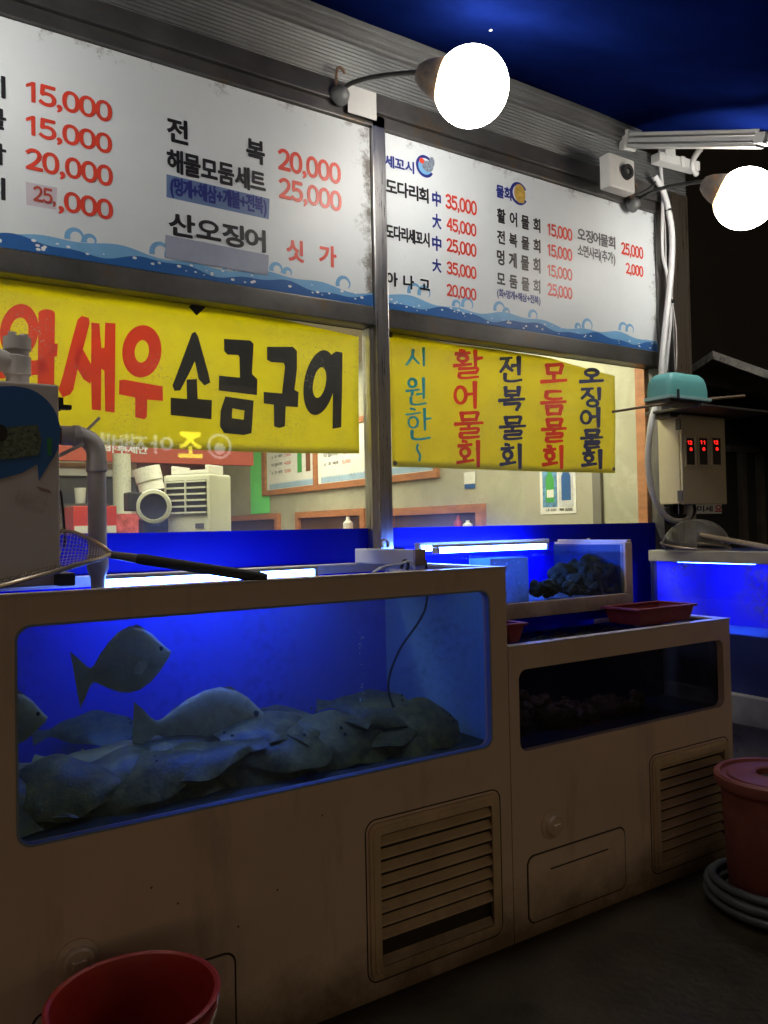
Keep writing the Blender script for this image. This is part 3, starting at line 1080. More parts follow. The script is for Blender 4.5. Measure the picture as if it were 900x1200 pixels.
def jamo(kind, b):
    """brush strokes of one letter inside its box (x0, y0, x1, y1), y downwards"""
    x0, y0, x1, y1 = b
    w, h = x1 - x0, y1 - y0

    def p(u, v):
        return (x0 + w * u, y0 + h * v)
    if kind == 's':
        return [[p(.55, 0), p(.45, .45), p(.2, .8), p(0, 1)], [p(.48, .4), p(.7, .65), p(1, .92)]]
    if kind == 'j':
        return [[p(.05, .08), p(.5, .05), p(.95, 0)], [p(.62, .05), p(.45, .5), p(.05, 1)], [p(.45, .45), p(.7, .7), p(1, .9)]]
    if kind == 'o':
        return [arc(x0 + w / 2, y0 + h / 2, w * .42, h * .42, -120, 245)]
    if kind == 'h':
        return [[p(.3, 0), p(.65, .06)], [p(0, .3), p(.5, .27), p(1, .2)], arc(x0 + w * .5, y0 + h * .7, w * .33, h * .28, -120, 245)]
    if kind == 'n':
        return [[p(.05, 0), p(.04, .55), p(.12, .85), p(.5, .9), p(1, .72)]]
    if kind == 'm':
        return [[p(.05, 0), p(.1, 1)], [p(.02, .08), p(.5, .04), p(.98, 0), p(.93, .5), p(.88, 1)], [p(.1, .95), p(.9, .9)]]
    if kind == 'r':
        return [[p(.02, .06), p(.5, .03), p(.95, 0), p(.9, .42)], [p(.9, .42), p(.5, .46), p(.08, .5)], [p(.08, .5), p(.05, .9), p(.4, .98), p(1, .86)]]
    if kind == 'b':
        return [[p(.08, 0), p(.1, 1)], [p(.92, 0), p(.88, 1)], [p(.1, .5), p(.9, .46)], [p(.1, .96), p(.9, .92)]]
    if kind == 'g':
        return [[p(.02, .1), p(.5, .05), p(.95, 0), p(.9, .5), p(.78, 1)]]
    if kind == 'd':
        return [[p(.05, .05), p(.95, 0)], [p(.08, .05), p(.06, .8), p(.5, .97), p(1, .88)]]
    return [[p(0, 0), p(.5, .5), p(1, 1)]]          # a plain bar from corner to corner


I_ = '|'
HANGUL = {
    '시': [('s', (0, .1, .62, .95)), (I_, (.82, 0, .84, 1))],
    '원': [('o', (.08, 0, .5, .36)), (I_, (0, .48, .62, .42)), (I_, (.3, .46, .28, .64)), (I_, (.5, .6, .78, .57)), (I_, (.82, 0, .83, .74)), ('n', (.2, .7, .95, 1))],
    '한': [('h', (0, 0, .56, .62)), (I_, (.72, 0, .74, .68)), (I_, (.74, .34, .98, .3)), ('n', (.2, .7, .95, 1))],
    '활': [('h', (.06, 0, .56, .4)), (I_, (.3, .4, .3, .5)), (I_, (0, .55, .62, .49)), (I_, (.75, 0, .76, .6)), (I_, (.76, .3, 1, .26)), ('r', (.16, .64, .86, 1))],
    '어': [('o', (0, .12, .52, .88)), (I_, (.5, .48, .8, .44)), (I_, (.83, 0, .84, 1))],
    '물': [('m', (.2, 0, .82, .31)), (I_, (0, .46, 1, .4)), (I_, (.5, .43, .49, .6)), ('r', (.18, .63, .86, 1))],
    '회': [('h', (.05, 0, .6, .62)), (I_, (.32, .62, .32, .77)), (I_, (0, .84, .68, .74)), (I_, (.86, 0, .87, 1))],
    '전': [('j', (0, .02, .56, .6)), (I_, (.52, .35, .78, .31)), (I_, (.82, 0, .83, .7)), ('n', (.2, .66, .95, 1))],
    '복': [('b', (.2, 0, .82, .38)), (I_, (.5, .38, .5, .52)), (I_, (0, .58, 1, .51)), ('g', (.18, .7, .82, 1))],
    '모': [('m', (.2, .04, .82, .5)), (I_, (.5, .5, .5, .82)), (I_, (0, .9, 1, .82))],
    '듬': [('d', (.18, 0, .84, .34)), (I_, (0, .5, 1, .44)), ('m', (.2, .63, .82, 1))],
    '오': [('o', (.18, .02, .82, .52)), (I_, (.5, .5, .5, .82)), (I_, (0, .9, 1, .82))],
    '징': [('j', (0, .02, .6, .56)), (I_, (.84, 0, .85, .62)), ('o', (.25, .6, .82, 1))],
}


def brush(mb, ch, x0, y0, x1, y1, wid=12.5):
    rnd_ = random.Random(ord(ch) + int(x0 + y0))
    for kind, b in HANGUL[ch]:
        for st_ in jamo(kind, b):
            EPS[0] += 1
            e = 0.0068 + (EPS[0] % 12) * 0.0002
            pts_ = [Vector((x0 + (x1 - x0) * u, y0 + (y1 - y0) * v, 0)) for u, v in st_]
            if len(pts_) == 2:
                pts_.insert(1, (pts_[0] + pts_[1]) / 2 + Vector((0.6, -0.8, 0)))
            pts_ = smoothpts(pts_, 4) if len(pts_) < 8 else pts_
            m_ = len(pts_)
            fat_ = wid * rnd_.uniform(0.9, 1.15)
            ws_ = []
            for q in range(m_):
                t = q / (m_ - 1)
                a_ = pts_[min(m_ - 1, q + 1)] - pts_[max(0, q - 1)]
                nib = 0.78 + 0.22 * abs(a_.normalized().y)
                ws_.append(fat_ * nib * (1.12 - 0.34 * t))
            mb.ribbon(pts_, ws_, lambda p, e=e: P(*zoom4((p.x, p.y)), y=YB - e))


k = MB()
for ch, bx in zip("시원한", ((118, 97, 182, 151), (118, 188, 182, 270), (118, 280, 195, 375))):
    brush(k, ch, *bx, wid=8.5)
k.ribbon([Vector((0, 0))] * 0 or smoothpts([Vector((154, 388, 0)), Vector((151, 402, 0)), Vector((160, 420, 0)), Vector((158, 437, 0))], 5), 7,
         lambda p: P(*zoom4((p.x, p.y)), y=YB - 0.0075))
k.build("lettering", M_cyan, bs_)
k = MB()
for ch, bx in zip("활어물회", ((262, 105, 348, 188), (262, 200, 338, 278), (265, 292, 350, 368), (272, 378, 345, 455))):
    brush(k, ch, *bx)
for ch, bx in zip("모듬물회", ((525, 145, 602, 205), (525, 228, 600, 298), (527, 312, 600, 380), (530, 393, 595, 460))):
    brush(k, ch, *bx)
k.build("lettering", M_bred, bs_)
k = MB()
for ch, bx in zip("전복물회", ((400, 125, 470, 200), (398, 215, 475, 285), (400, 305, 478, 372), (402, 388, 470, 460))):
    brush(k, ch, *bx)
for ch, bx in zip("오징어물회", ((642, 160, 712, 203), (645, 218, 710, 275), (643, 278, 708, 335), (645, 345, 710, 398), (648, 405, 712, 460))):
    brush(k, ch, *bx)
k.build("lettering", M_navy, bs_)
for px, py in ((72, 58), (85, 444), (744, 462)):
    q = zoom4((px, py))
    c = P(*q, y=YB - 0.004)
    MB().lathe([(0.003, -0.002), (0.009, -0.002), (0.011, 0.0), (0.009, 0.003), (0.003, 0.003)], c, (0, -1, 0), 14).build("eyelet", M_dark_steel, bs_)

# ================================================================== INSIDE THE ROOM
for i, (x0, y0) in enumerate(((0.2, 0.5), (2.2, 0.5), (0.2, 3.4), (2.2, 3.4))):
    t = thing("ceiling_light", ["fluorescent ceiling light over the front left of the dining room", "fluorescent ceiling light over the front right of the dining room",
                                "fluorescent ceiling light deep at the left of the dining room", "fluorescent ceiling light deep at the right of the dining room"][i],
              "ceiling light", (x0 + 0.6, y0 + 0.15, RZ1), "ceiling lights of the dining room")
    MB().box(x0 - 0.02, x0 + 1.22, y0 - 0.02, y0 + 0.32, RZ1 - 0.04, RZ1 - 0.002).build("housing", M_white_alu, t)
    MB().box(x0, x0 + 1.2, y0, y0 + 0.3, RZ1 - 0.055, RZ1 - 0.041).build("diffuser", M_room_lamp, t)

WX = RX1 - 0.004


def wallquad(mb, px0, px1, z0, z1, th=0.012, x=None):
    x = x or WX
    y0, y1 = P(px0, 600, x=x).y, P(px1, 600, x=x).y
    return mb.box(x - th, x, min(y0, y1), max(y0, y1), z0, z1)


zf = P(313, 581, x=WX).z
zm = P(340, 573, x=WX).z
mbd = thing("menu_board", "long wooden framed row of white drink menus on the dining room wall", "menu board", (WX, 4, zf))
fr = MB()
wallquad(fr, 310, 516, zf, zf + 0.055, 0.03)
wallquad(fr, 310, 516, 2.40, 2.45, 0.03)
for p0, p1 in ((310, 314), (370.5, 374), (453, 457), (512, 516)):
    y0, y1 = P(p0, 600, x=WX).y, P(p1, 600, x=WX).y
    fr.box(WX - 0.03, WX, y1, y0, zf + 0.0555, 2.3995)
fr.build("frame", M_frame_wood, mbd)
for p0, p1 in ((315, 370), (375, 452), (458, 511)):
    o = wallquad(MB(), p0, p1, zf + 0.057, 2.398, 0.014).build("sheet", M_paper, mbd)
    k, kr, kb = MB(), MB(), MB()
    PL = {'x': WX - 0.0145}
    yb = P(p0, 600, **PL).y
    ye = P(p1, 600, **PL).y
    for r_ in range(8):
        zz = zf + 0.22 + r_ * 0.085
        w = ye - yb
        for (s0, s1, tx, tgt) in ((0.08, 0.33, "막걸리주" if r_ % 2 else "소 주 맥주", k), (0.38, 0.52, "4,000" if r_ % 2 else "5,000", kr)):
            vs, fs = layout(tx, 0.015)
            tgt.add([Vector((WX - 0.0155, yb + w * (s0 + (s1 - s0) * u), zz + 0.035 * q)) for u, q in vs], fs)
    n = 40
    xs = [yb + (ye - yb) * (0.03 + 0.94 * i / n) for i in range(n + 1)]
    kb.add([(WX - 0.0155, q, zf + 0.062) for q in xs] + [(WX - 0.0155, q, zf + 0.11 + 0.02 * (i % 2)) for i, q in enumerate(xs)], [(i, i + 1, n + 2 + i, n + 1 + i) for i in range(n)])
    k.build("lettering", M_black, mbd)
    kr.build("lettering", M_red, mbd)
    kb.build("wave_print", mat("print_pale_blue", (0.35, 0.5, 0.66), rough=0.5), mbd)
bt_green = mat("bottle_green_print", (0.06, 0.35, 0.08), rough=0.4)
bt_brown = mat("bottle_brown_print", (0.2, 0.07, 0.03), rough=0.4)


def bottle_print(px, zb_, h, w, material, parent, name="bottle_print", x=None):
    c = P(px, 600, x=(x or WX - 0.0155))
    pf = [(-.5, 0), (.5, 0), (.5, .58), (.2, .74), (.16, 1), (-.16, 1), (-.2, .74), (-.5, .58)]
    MB().add([(c.x, c.y - a_ * w, zb_ + b_ * h) for a_, b_ in pf], [tuple(range(8))]).build(name, material, parent)


bottle_print(352, zf + 0.2, 0.36, 0.10, bt_green, mbd)
bottle_print(362, zf + 0.2, 0.36, 0.10, bt_brown, mbd)

for (p0, p1, yt), lab in zip(((268, 329, 601.5), (350, 431, 595.5), (458, 570, 590)),
                             ("deepest wooden serving hatch under the green paper strip", "middle wooden serving hatch under the framed drink menus",
                              "widest wooden serving hatch left of the bottle poster")):
    zt = P(p1, yt, x=WX).z
    y0, y1 = P(p0, 600, x=WX).y, P(p1, 600, x=WX).y
    h_ = thing("serving_hatch", lab, "hatch", (WX, (y0 + y1) / 2, 1.2), "serving hatches in the dining room wall")
    fr = MB()
    fr.box(WX - 0.045, WX, y1, y0, zt - 0.06, zt)
    fr.box(WX - 0.045, WX, y1, y1 + 0.07, 1.2, zt - 0.0605)
    fr.box(WX - 0.045, WX, y0 - 0.07, y0, 1.2, zt - 0.0605)
    fr.build("frame", M_frame_wood, h_)
    MB().box(WX - 0.012, WX, y1 + 0.0705, y0 - 0.0705, 1.2, zt - 0.061).build("recess", M_dark_wood, h_)

for px, z0, h, w, m, lab, nm in ((408, 1.42, 0.14, 0.045, M_paper, "white plastic bottle standing in the middle serving hatch", "sauce_bottle"),
                                 (537, 1.42, 0.11, 0.03, M_bucket, "red squeeze bottle standing in the widest serving hatch", "sauce_bottle"),
                                 (548, 1.42, 0.075, 0.035, M_paper, "small white cup beside the red squeeze bottle", "cup")):
    c = P(px, 615, x=WX - 0.11)
    o = MB().lathe([(0.001, 0), (w, 0), (w, h * .6), (w * .4, h * .8), (w * .35, h), (0.001, h)], (c.x, c.y, z0), n=16).build(nm, m, smooth=True)
    tag(o, lab, "bottle" if nm == "sauce_bottle" else "cup")
sh = MB()
y0, y1 = P(350, 600, x=WX).y, P(560, 600, x=WX).y
sh.box(WX - 0.2, WX - 0.046, y1, y0, 1.39, 1.42)
tag(sh.build("ledge_shelf", M_frame_wood), "narrow wooden ledge along the dining room serving hatches", "shelf")

c0, c1 = P(292, 560, x=WX - 0.02), P(314, 560, x=WX - 0.02)
gp = MB().box(WX - 0.006, WX - 0.003, c1.y, c0.y, P(303, 602, x=WX).z, 2.4)
tag(gp.build("paper_strip", M_green_paper), "long bright green paper strip on the wall left of the drink menus", "paper")
sp = thing("wall_notice", "small white notice with a blue foot on the wall above the widest hatch", "notice", P(551, 562, x=WX))
wallquad(MB(), 545, 558, P(551, 567, x=WX).z, P(551, 553, x=WX).z, 0.004).build("sheet", M_paper, sp)
wallquad(MB(), 545.5, 557.5, P(551, 572.5, x=WX).z, P(551, 567.2, x=WX).z, 0.004).build("foot_band", M_wave_d, sp)
ps = thing("bottle_poster", "white poster with a green bottle and a blue labelled bottle on the wall", "poster", P(655, 590, x=WX))
za, zb_ = P(655, 602, x=WX).z, P(655, 530, x=WX).z
wallquad(MB(), 634, 676, za, zb_, 0.004, WX - 0.004).build("sheet", M_paper, ps)
zc, zd = P(655, 594, x=WX).z, P(655, 534, x=WX).z
wallquad(MB(), 636.5, 653.5, zc, zd, 0.001, WX - 0.0085).build("left_picture", mat("print_blue_rings", (0.12, 0.28, 0.5), rough=0.4, var=0.6, scale=30), ps)
wallquad(MB(), 655.5, 672.5, zc, zd, 0.001, WX - 0.0085).build("right_picture", mat("print_pale", (0.6, 0.62, 0.66), rough=0.4, var=0.2, scale=20), ps)
bottle_print(645, zc + 0.03, 0.26, 0.075, bt_green, ps, x=WX - 0.0105)
bottle_print(664, zc + 0.04, 0.26, 0.08, M_wave_d, ps, x=WX - 0.0105)
c = P(645, 583, x=WX - 0.0115)
MB().box(c.x - 0.001, c.x, c.y - 0.03, c.y + 0.03, c.z - 0.0, c.z + 0.05).build("bottle_label", M_paper, ps)
k = MB()
T(k, "소주 4,000", 640, 599.5, 652, 599, 596.5, plane={'x': WX - 0.0085}, nrm=(-1, 0, 0), bold=0.01)
T(k, "맥주 5,000", 656, 599, 671, 598.5, 595.5, plane={'x': WX - 0.0085}, nrm=(-1, 0, 0), bold=0.01)
k.build("lettering", M_black, ps)
pd = thing("closet_door", "flat greige closet door in the dining room wall behind the bottle poster", "door", P(655, 610, x=WX))
wallquad(MB(), 616, 697, 0.03, 2.3, 0.0035).build("leaf", M_door, pd)
wallquad(MB(), 697.5, 707, 0.03, 2.34, 0.02).build("frame", mat("grey_trim", (0.17, 0.16, 0.14), rough=0.5), pd)
tr = wallquad(MB(), 752, 763, 0.03, 2.9, 0.03)
tag(tr.build("wooden_post", M_frame_wood), "orange wooden corner post just inside the right end of the window", "post")

# counter, cooler, blower and bits on it at the left
ct = thing("counter", "long steel service counter standing just inside the left pane", "counter", (1.0, 1.3, 0.02))
MB().box(0.0, 2.0, 0.75, 1.9, 1.30, 1.34).build("top", M_steel, ct, bevel=0.004)
MB().box(0.05, 1.95, 0.8, 1.85, 0.02, 1.2995).build("cabinet", M_dark_steel, ct)
p = P(232, 600, y=1.05)
ac_c = Vector((p.x, p.y, 1.34))
fn_, sd_ = Vector((-0.80, -0.6, 0)).normalized(), Vector((0.6, -0.80, 0)).normalized()
ztop = P(215, 556, y=1.0).z
H = ztop - 1.34
ac = thing("air_cooler", "off white portable air cooler with dark louvres on the counter", "air cooler", ac_c)
MB().obox(ac_c + Vector((0, 0, H / 2)), sd_ * 0.275, fn_ * 0.20, Vector((0, 0, H))).build("body", M_cooler, ac, bevel=0.012)
gc = ac_c + fn_ * 0.1005 + Vector((0, 0, H - 0.115))
MB().obox(gc, sd_ * 0.235, fn_ * 0.004, Vector((0, 0, 0.17))).build("grille_recess", M_dk_plastic, ac)
lv = MB()
for i in range(6):
    lv.obox(gc + fn_ * 0.006 + Vector((0, 0, -0.078 + i * 0.0312)), sd_ * 0.235, fn_ * 0.012, Vector((0, 0, 0.0085)))
lv.obox(gc + fn_ * 0.007, sd_ * 0.008, fn_ * 0.01, Vector((0, 0, 0.17)))
lv.build("louvre", M_cooler, ac)
MB().obox(ac_c + fn_ * 0.1015 + sd_ * 0.075 + Vector((0, 0, H - 0.26)), sd_ * 0.05, fn_ * 0.002, Vector((0, 0, 0.025))).build("rating_plate", M_grey_txt, ac)
ty = thing("plastic_tray", "white plastic tray lying on top of the air cooler", "tray", ac_c + Vector((0, 0, H)))
trm = MB()
tcn = ac_c + Vector((0, 0, H + 0.001))
trm.obox(tcn + Vector((0, 0, 0.012)), sd_ * 0.22, fn_ * 0.14, Vector((0, 0, 0.02)))
trm.obox(tcn - sd_ * 0.1 + Vector((0, 0, 0.034)), sd_ * 0.02, fn_ * 0.14, Vector((0, 0, 0.024)))
trm.obox(tcn + sd_ * 0.1 + Vector((0, 0, 0.034)), sd_ * 0.02, fn_ * 0.14, Vector((0, 0, 0.024)))
trm.build("shell", M_paper, ty, bevel=0.004)

bl = thing("air_blower", "white snail shaped air blower with a dark round intake beside the air cooler", "blower", P(178, 615, y=1.0))
c = P(180, 594, y=0.95)
ax = (EYE - c).normalized()
ax.z = 0
MB().lathe([(0.001, -0.05), (0.07, -0.05), (0.085, -0.03), (0.085, 0.03), (0.08, 0.05), (0.064, 0.052), (0.062, 0.03), (0.001, 0.03)], c, ax, 32).build("casing", M_cooler, bl, smooth=True)
MB().lathe([(0.001, 0.036), (0.0625, 0.034)], c, ax, 24).build("intake", M_dk_plastic, bl)
c2, c3 = P(163, 573, y=1.0), P(186, 556, y=1.02)
d2 = Vector((0.25, 0, 1)).normalized()
cm = P(175, 562, y=1.05)
MB().lathe([(0.001, -0.06), (0.062, -0.06), (0.062, -0.012), (0.066, -0.008), (0.066, 0.06), (0.001, 0.06)], cm, (-0.22, 0.1, 1), 28).build("outlet_drum", M_paper, bl, smooth=True)
c4 = P(156, 588, y=0.97)
MB().obox(c4, (0.07, 0, 0), (0, 0.09, 0), (0, 0, 0.09)).build("motor", M_dk_plastic, bl, bevel=0.008)
MB().box(c.x - 0.06, c.x + 0.06, c.y - 0.03, c.y + 0.05, 1.34, c.z - 0.06).build("foot", M_dk_plastic, bl)

rb = thing("printed_carton", "red and white printed carton on the counter behind the grey drain pipe", "carton", P(112, 615, y=1.1))
a, b = P(86, 612, y=1.1), P(137, 612, y=1.1)
z1 = P(110, 593, y=1.1).z
MB().box(a.x, b.x, 1.1, 1.3, 1.34, z1).build("box", M_red_print, rb, bevel=0.003)
MB().box(a.x + 0.004, b.x - 0.004, 1.0985, 1.0995, 1.455, 1.49).build("printed_band", M_paper, rb)
rb2 = MB().box(P(135, 612, y=1.4).x, P(165, 612, y=1.4).x, 1.4, 1.55, 1.34, P(140, 602, y=1.4).z)
tag(rb2.build("plastic_bag_stack", mat("crumpled_red_film", (0.5, 0.1, 0.08), rough=0.4, var=0.6, scale=30)), "crumpled red and white plastic pack beside the printed carton", "pack")

dfg = thing("display_fridge", "grey display fridge with dark glass and a red header sign in the room", "fridge", P(140, 600, y=2.6))
a, b = P(20, 560, y=2.6), P(160, 560, y=2.6)
za, zb2 = P(100, 553, y=2.6).z, P(100, 545, y=2.6).z
MB().box(a.x, b.x, 2.6, 3.2, 0.02, P(100, 592, y=2.6).z).build("base", mat("tan_laminate", (0.42, 0.36, 0.24), rough=0.5), dfg)
MB().box(a.x, b.x, 2.62, 3.2, P(100, 592, y=2.6).z + 0.001, P(100, 558, y=2.6).z).build("glass_front", M_dk_plastic, dfg)
MB().box(a.x, b.x, 2.59, 3.2, P(100, 558, y=2.6).z + 0.001, P(100, 543, y=2.6).z).build("grey_band", mat("grey_laminate", (0.33, 0.34, 0.33), rough=0.4), dfg)
hs = thing("header_sign", "red interior header sign with white letters showing under the shrimp banner", "sign", P(180, 530, y=2.5))
a, b = P(20, 530, y=2.5), P(297, 530, y=2.5)
MB().box(a.x, b.x, 2.5, 2.56, P(200, 543, y=2.5).z, P(200, 480, y=2.5).z).build("panel", mat("header_red", (0.5, 0.09, 0.06), rough=0.45, var=0.1), hs, bevel=0.003)
k = MB()
T(k, "비·부세안", 123, 531, 173, 531.5, 521, plane={'y': 2.499}, bold=0.016)
k.build("lettering", M_white_ink, hs)
cb = MB().box(P(160, 560, y=2.9).x, P(262, 560, y=2.9).x, 2.9, 3.4, 0.02, P(200, 535, y=2.9).z)
tag(cb.build("steel_cabinet", mat("dark_mottled_steel", (0.1, 0.1, 0.09), rough=0.4, var=0.6, scale=20)), "dark mottled cabinet behind the air cooler", "cabinet")
wp = P(140, 570, y=1.8)
tag(MB().lathe([(0.001, 0), (0.055, 0), (0.055, 0.6), (0.001, 0.6)], (P(143, 570, y=2.2).x, 2.2, 1.35), n=20).build("white_duct", M_cooler, smooth=True), "upright white duct behind the air blower", "duct")
cp = P(96, 577, y=2.0)
tag(MB().lathe([(0.001, 0), (0.03, 0), (0.036, 0.1), (0.033, 0.1), (0.028, 0.01), (0.001, 0.01)], (P(96, 577, y=2.4).x, 2.45, P(96, 590, y=2.45).z), n=20).build("paper_cup", M_paper, smooth=True), "white paper cup on the grey shelf behind the drain pipe", "cup")
tag(MB().box(P(70, 585, y=2.4).x, P(127, 585, y=2.4).x, 2.35, 2.58, P(96, 594, y=2.4).z, P(96, 590.5, y=2.4).z).build("wall_shelf", M_dark_steel), "dark shelf carrying the white paper cup", "shelf")

# ================================================================== GLOBE LAMPS
def globe_lamp(label, base, mid, ctr, r):
    t = thing("globe_lamp", label, "lamp", base, "globe lamps on the shopfront")
    base, ctr = Vector(base), Vector(ctr)
    d = (ctr - Vector(mid)).normalized()
    MB().sphere(ctr, r, 40, 24).build("globe", M_globe, t, smooth=True)
    cp = ctr - d * r
    MB().lathe([(0.012, -0.075), (0.03, -0.07), (0.05, -0.045), (0.066, -0.01), (0.075, 0.022), (0.078, 0.05), (0.074, 0.05), (0.001, 0.02)], cp, d, 32).build("cap", M_dark_cap, t, smooth=True)
    end = cp - d * 0.07
    pts = smoothpts([base, base + Vector((0.02, -0.05, 0.03)), Vector(mid) * 0.5 + base * 0.5 + Vector((0, 0, 0.035)), Vector(mid) + Vector((0, 0, 0.005)), end], 6)
    MB().tube(pts, 0.0095, 12).build("arm", M_arm, t, smooth=True)
    MB().lathe([(0.001, -0.012), (0.04, -0.012), (0.042, 0.0), (0.03, 0.03), (0.016, 0.04), (0.001, 0.042)], base, (0.1, -1, 0.2), 24).build("mount", M_galv, t, smooth=True)
    hk = smoothpts([base + Vector((-0.02, -0.01, 0.02)), base + Vector((-0.03, -0.03, 0.08)), base + Vector((-0.01, -0.03, 0.1)), base + Vector((0.01, -0.03, 0.08))], 4)
    MB().tube(hk, 0.006, 8).build("hook", M_rust, t, smooth=True)
    return t


M_dark_cap = mat("rusty_cap", (0.14, 0.12, 0.1), rough=0.6, var=0.4, scale=25, spots=0.52, spot_col=(0.3, 0.16, 0.06), spot_amt=0.7, spot_scale=16, bump=0.2)
M_arm = mat("arm_steel", (0.05, 0.05, 0.048), rough=0.45, metal=0.4, var=0.3)
M_rust = mat("rusty_iron", (0.16, 0.09, 0.05), rough=0.7, var=0.5, scale=30)
c1 = P(552, 102, y=-0.64)
globe_lamp("lit white globe lamp over the stainless mullion between the menu boards", P(398, 112, y=-0.08), P(492, 86, y=-0.52), c1, 0.140)
c2 = P(873, 233, y=-0.70)
globe_lamp("lit white globe lamp at the right corner by the conduit", P(741, 240, y=-0.08), P(822, 214, y=-0.55), c2, 0.142)

globe_lamp("lit white globe lamp at the left end of the long price board", (-0.19, -0.08, 3.27), (-0.14, -0.50, 3.25), (-0.04, -0.66, 3.04), 0.140)

# ================================================================== AWNING
aw = thing("awning", "dark blue tarpaulin awning on aluminium rails over the shopfront", "awning", (1.8, 0, 3.5))
ZW, SL = 3.60, 0.40


def tarpz(x, y):
    return ZW + SL * (y + 0.06) + 0.012 * math.sin(x * 3.1 + y * 2) + 0.008 * math.sin(x * 1.3 - y * 7)


n, m = 70, 30
vs = []
for j in range(m + 1):
    for i in range(n + 1):
        x, y = -1.6 + 5.22 * i / n, -0.02 - 2.7 * j / m
        vs.append((x, y, tarpz(x, y)))
tp = MB().add(vs, [(j * (n + 1) + i, j * (n + 1) + i + 1, (j + 1) * (n + 1) + i + 1, (j + 1) * (n + 1) + i) for j in range(m) for i in range(n)]).build("tarpaulin", M_tarp, aw, smooth=True)
sdm = tp.modifiers.new("thickness", 'SOLIDIFY')
sdm.thickness = 0.004
sdm.offset = 1
for px, py in ((575, 35), (634, 41)):
    q = P(px, py, y=-0.6)
    t_ = 0.0
    dq = (q - EYE)
    for i_ in range(60):
        q = EYE + dq * (0.6 + i_ * 0.01)
        if q.z > tarpz(q.x, q.y) - 0.004:
            break
    MB().lathe([(0.003, 0), (0.007, -0.001), (0.0075, -0.002), (0.003, -0.002)], q, (0, 0, 1), 14).build("eyelet", M_steel_bright, aw, smooth=True)
rl = MB()
rl.box(-1.6, 3.5, -0.13, -0.03, 3.535, 3.565)
rl.box(-1.6, 3.5, -0.115, -0.045, 3.508, 3.5345)
rl.box(-1.6, 3.5, -0.09, -0.03, 3.491, 3.5075)
rl.build("wall_rail", M_alu, aw, bevel=0.004)
p0 = P(740, 165, y=-0.12)
p1 = P(893, 163, y=-0.92)
d = (p1 - p0)
dl = d.length
d.normalize()
side = d.cross(Vector((0, 0, 1))).normalized()
up = side.cross(d)
ar = MB()
mid = (p0 + p1) / 2
ar.obox(mid, d * dl, side * 0.05, up * 0.022)
ar.obox(mid + up * 0.028, d * dl, side * 0.062, up * 0.018)
ar.obox(mid - up * 0.028, d * dl, side * 0.056, up * 0.016)
ar.build("side_rail", M_white_alu, aw, bevel=0.004)
ec = MB()
ec.obox(p1 + d * 0.02, d * 0.06, side * 0.085, up * 0.05)
ec.obox(p0 - d * 0.02, d * 0.05, side * 0.085, up * 0.1)
ec.build("rail_joint", M_white_alu, aw, bevel=0.008)
e2 = p1 + d * 0.05
MB().obox(e2 + d * 0.3 + up * 0.01, d * 0.6, side * 0.05, up * 0.06).build("side_rail", M_white_alu, aw, bevel=0.004)
# winch bracket below the joint
q0, q1 = P(768, 185, y=-0.12), P(815, 197, y=-0.2)
dd = (q1 - q0)
bw = MB()
bw.obox((q0 + q1) / 2, dd, Vector((0, 0.06, 0)), Vector((0, 0, 0.05)))
bw.obox(q0.lerp(q1, 0.25) + Vector((0, -0.01, 0.035)), dd * 0.25, Vector((0, 0.05, 0)), Vector((0, 0, 0.05)))
bw.obox(q0.lerp(q1, 0.55) + Vector((0, -0.035, -0.005)), dd * 0.1, Vector((0, 0.01, 0)), Vector((0, 0, 0.06)))
bw.obox(q0.lerp(q1, 0.8) + Vector((0, -0.035, -0.01)), dd * 0.1, Vector((0, 0.01, 0)), Vector((0, 0, 0.06)))
bw.build("winch_bracket", M_white_alu, aw, bevel=0.004)
MB().tube(smoothpts([P(816, 204, y=-0.2), P(812, 196, y=-0.22), P(813, 186, y=-0.22), P(818, 178, y=-0.22), P(821, 175, y=-0.22)], 4), 0.016, 8).build("winch_hook", M_white_alu, aw, smooth=True)

# ================================================================== CAMERA BOX, CONDUITS
sc_ = thing("security_camera", "boxy white security camera with a round black lens beneath the awning rail", "camera", P(733, 200, y=-0.2))
a, b = P(711, 200, y=-0.24), P(744, 205, y=-0.24)
zt_, zb3 = P(723, 181, y=-0.24).z, P(723, 220, y=-0.24).z
MB().box(a.x + 0.02, b.x, -0.24, -0.175, zb3, zt_).build("housing", M_white_alu, sc_, bevel=0.01)
c = P(733.5, 202, y=-0.24)
MB().lathe([(0.001, 0.012), (0.018, 0.012), (0.02, 0.02), (0.036, 0.02), (0.04, 0.0), (0.04, -0.01)], c, (0, -1, 0), 28).build("lens", M_rubber, sc_, smooth=True)
MB().lathe([(0.001, 0.0135), (0.011, 0.0135), (0.013, 0.0125)], c, (0, -1, 0), 20).build("lens_glass", M_steel, sc_, smooth=True)
MB().tube([P(741, 227, y=-0.09), P(738, 219, y=-0.16)], 0.022, 10).build("bracket", M_rust, sc_)


def z6(p):
    return (690 + p[0] / 3.4286, 130 + p[1] / 3.4286)


def z7(p):
    return (690 + p[0] / 4.2857, 420 + p[1] / 4.2857)


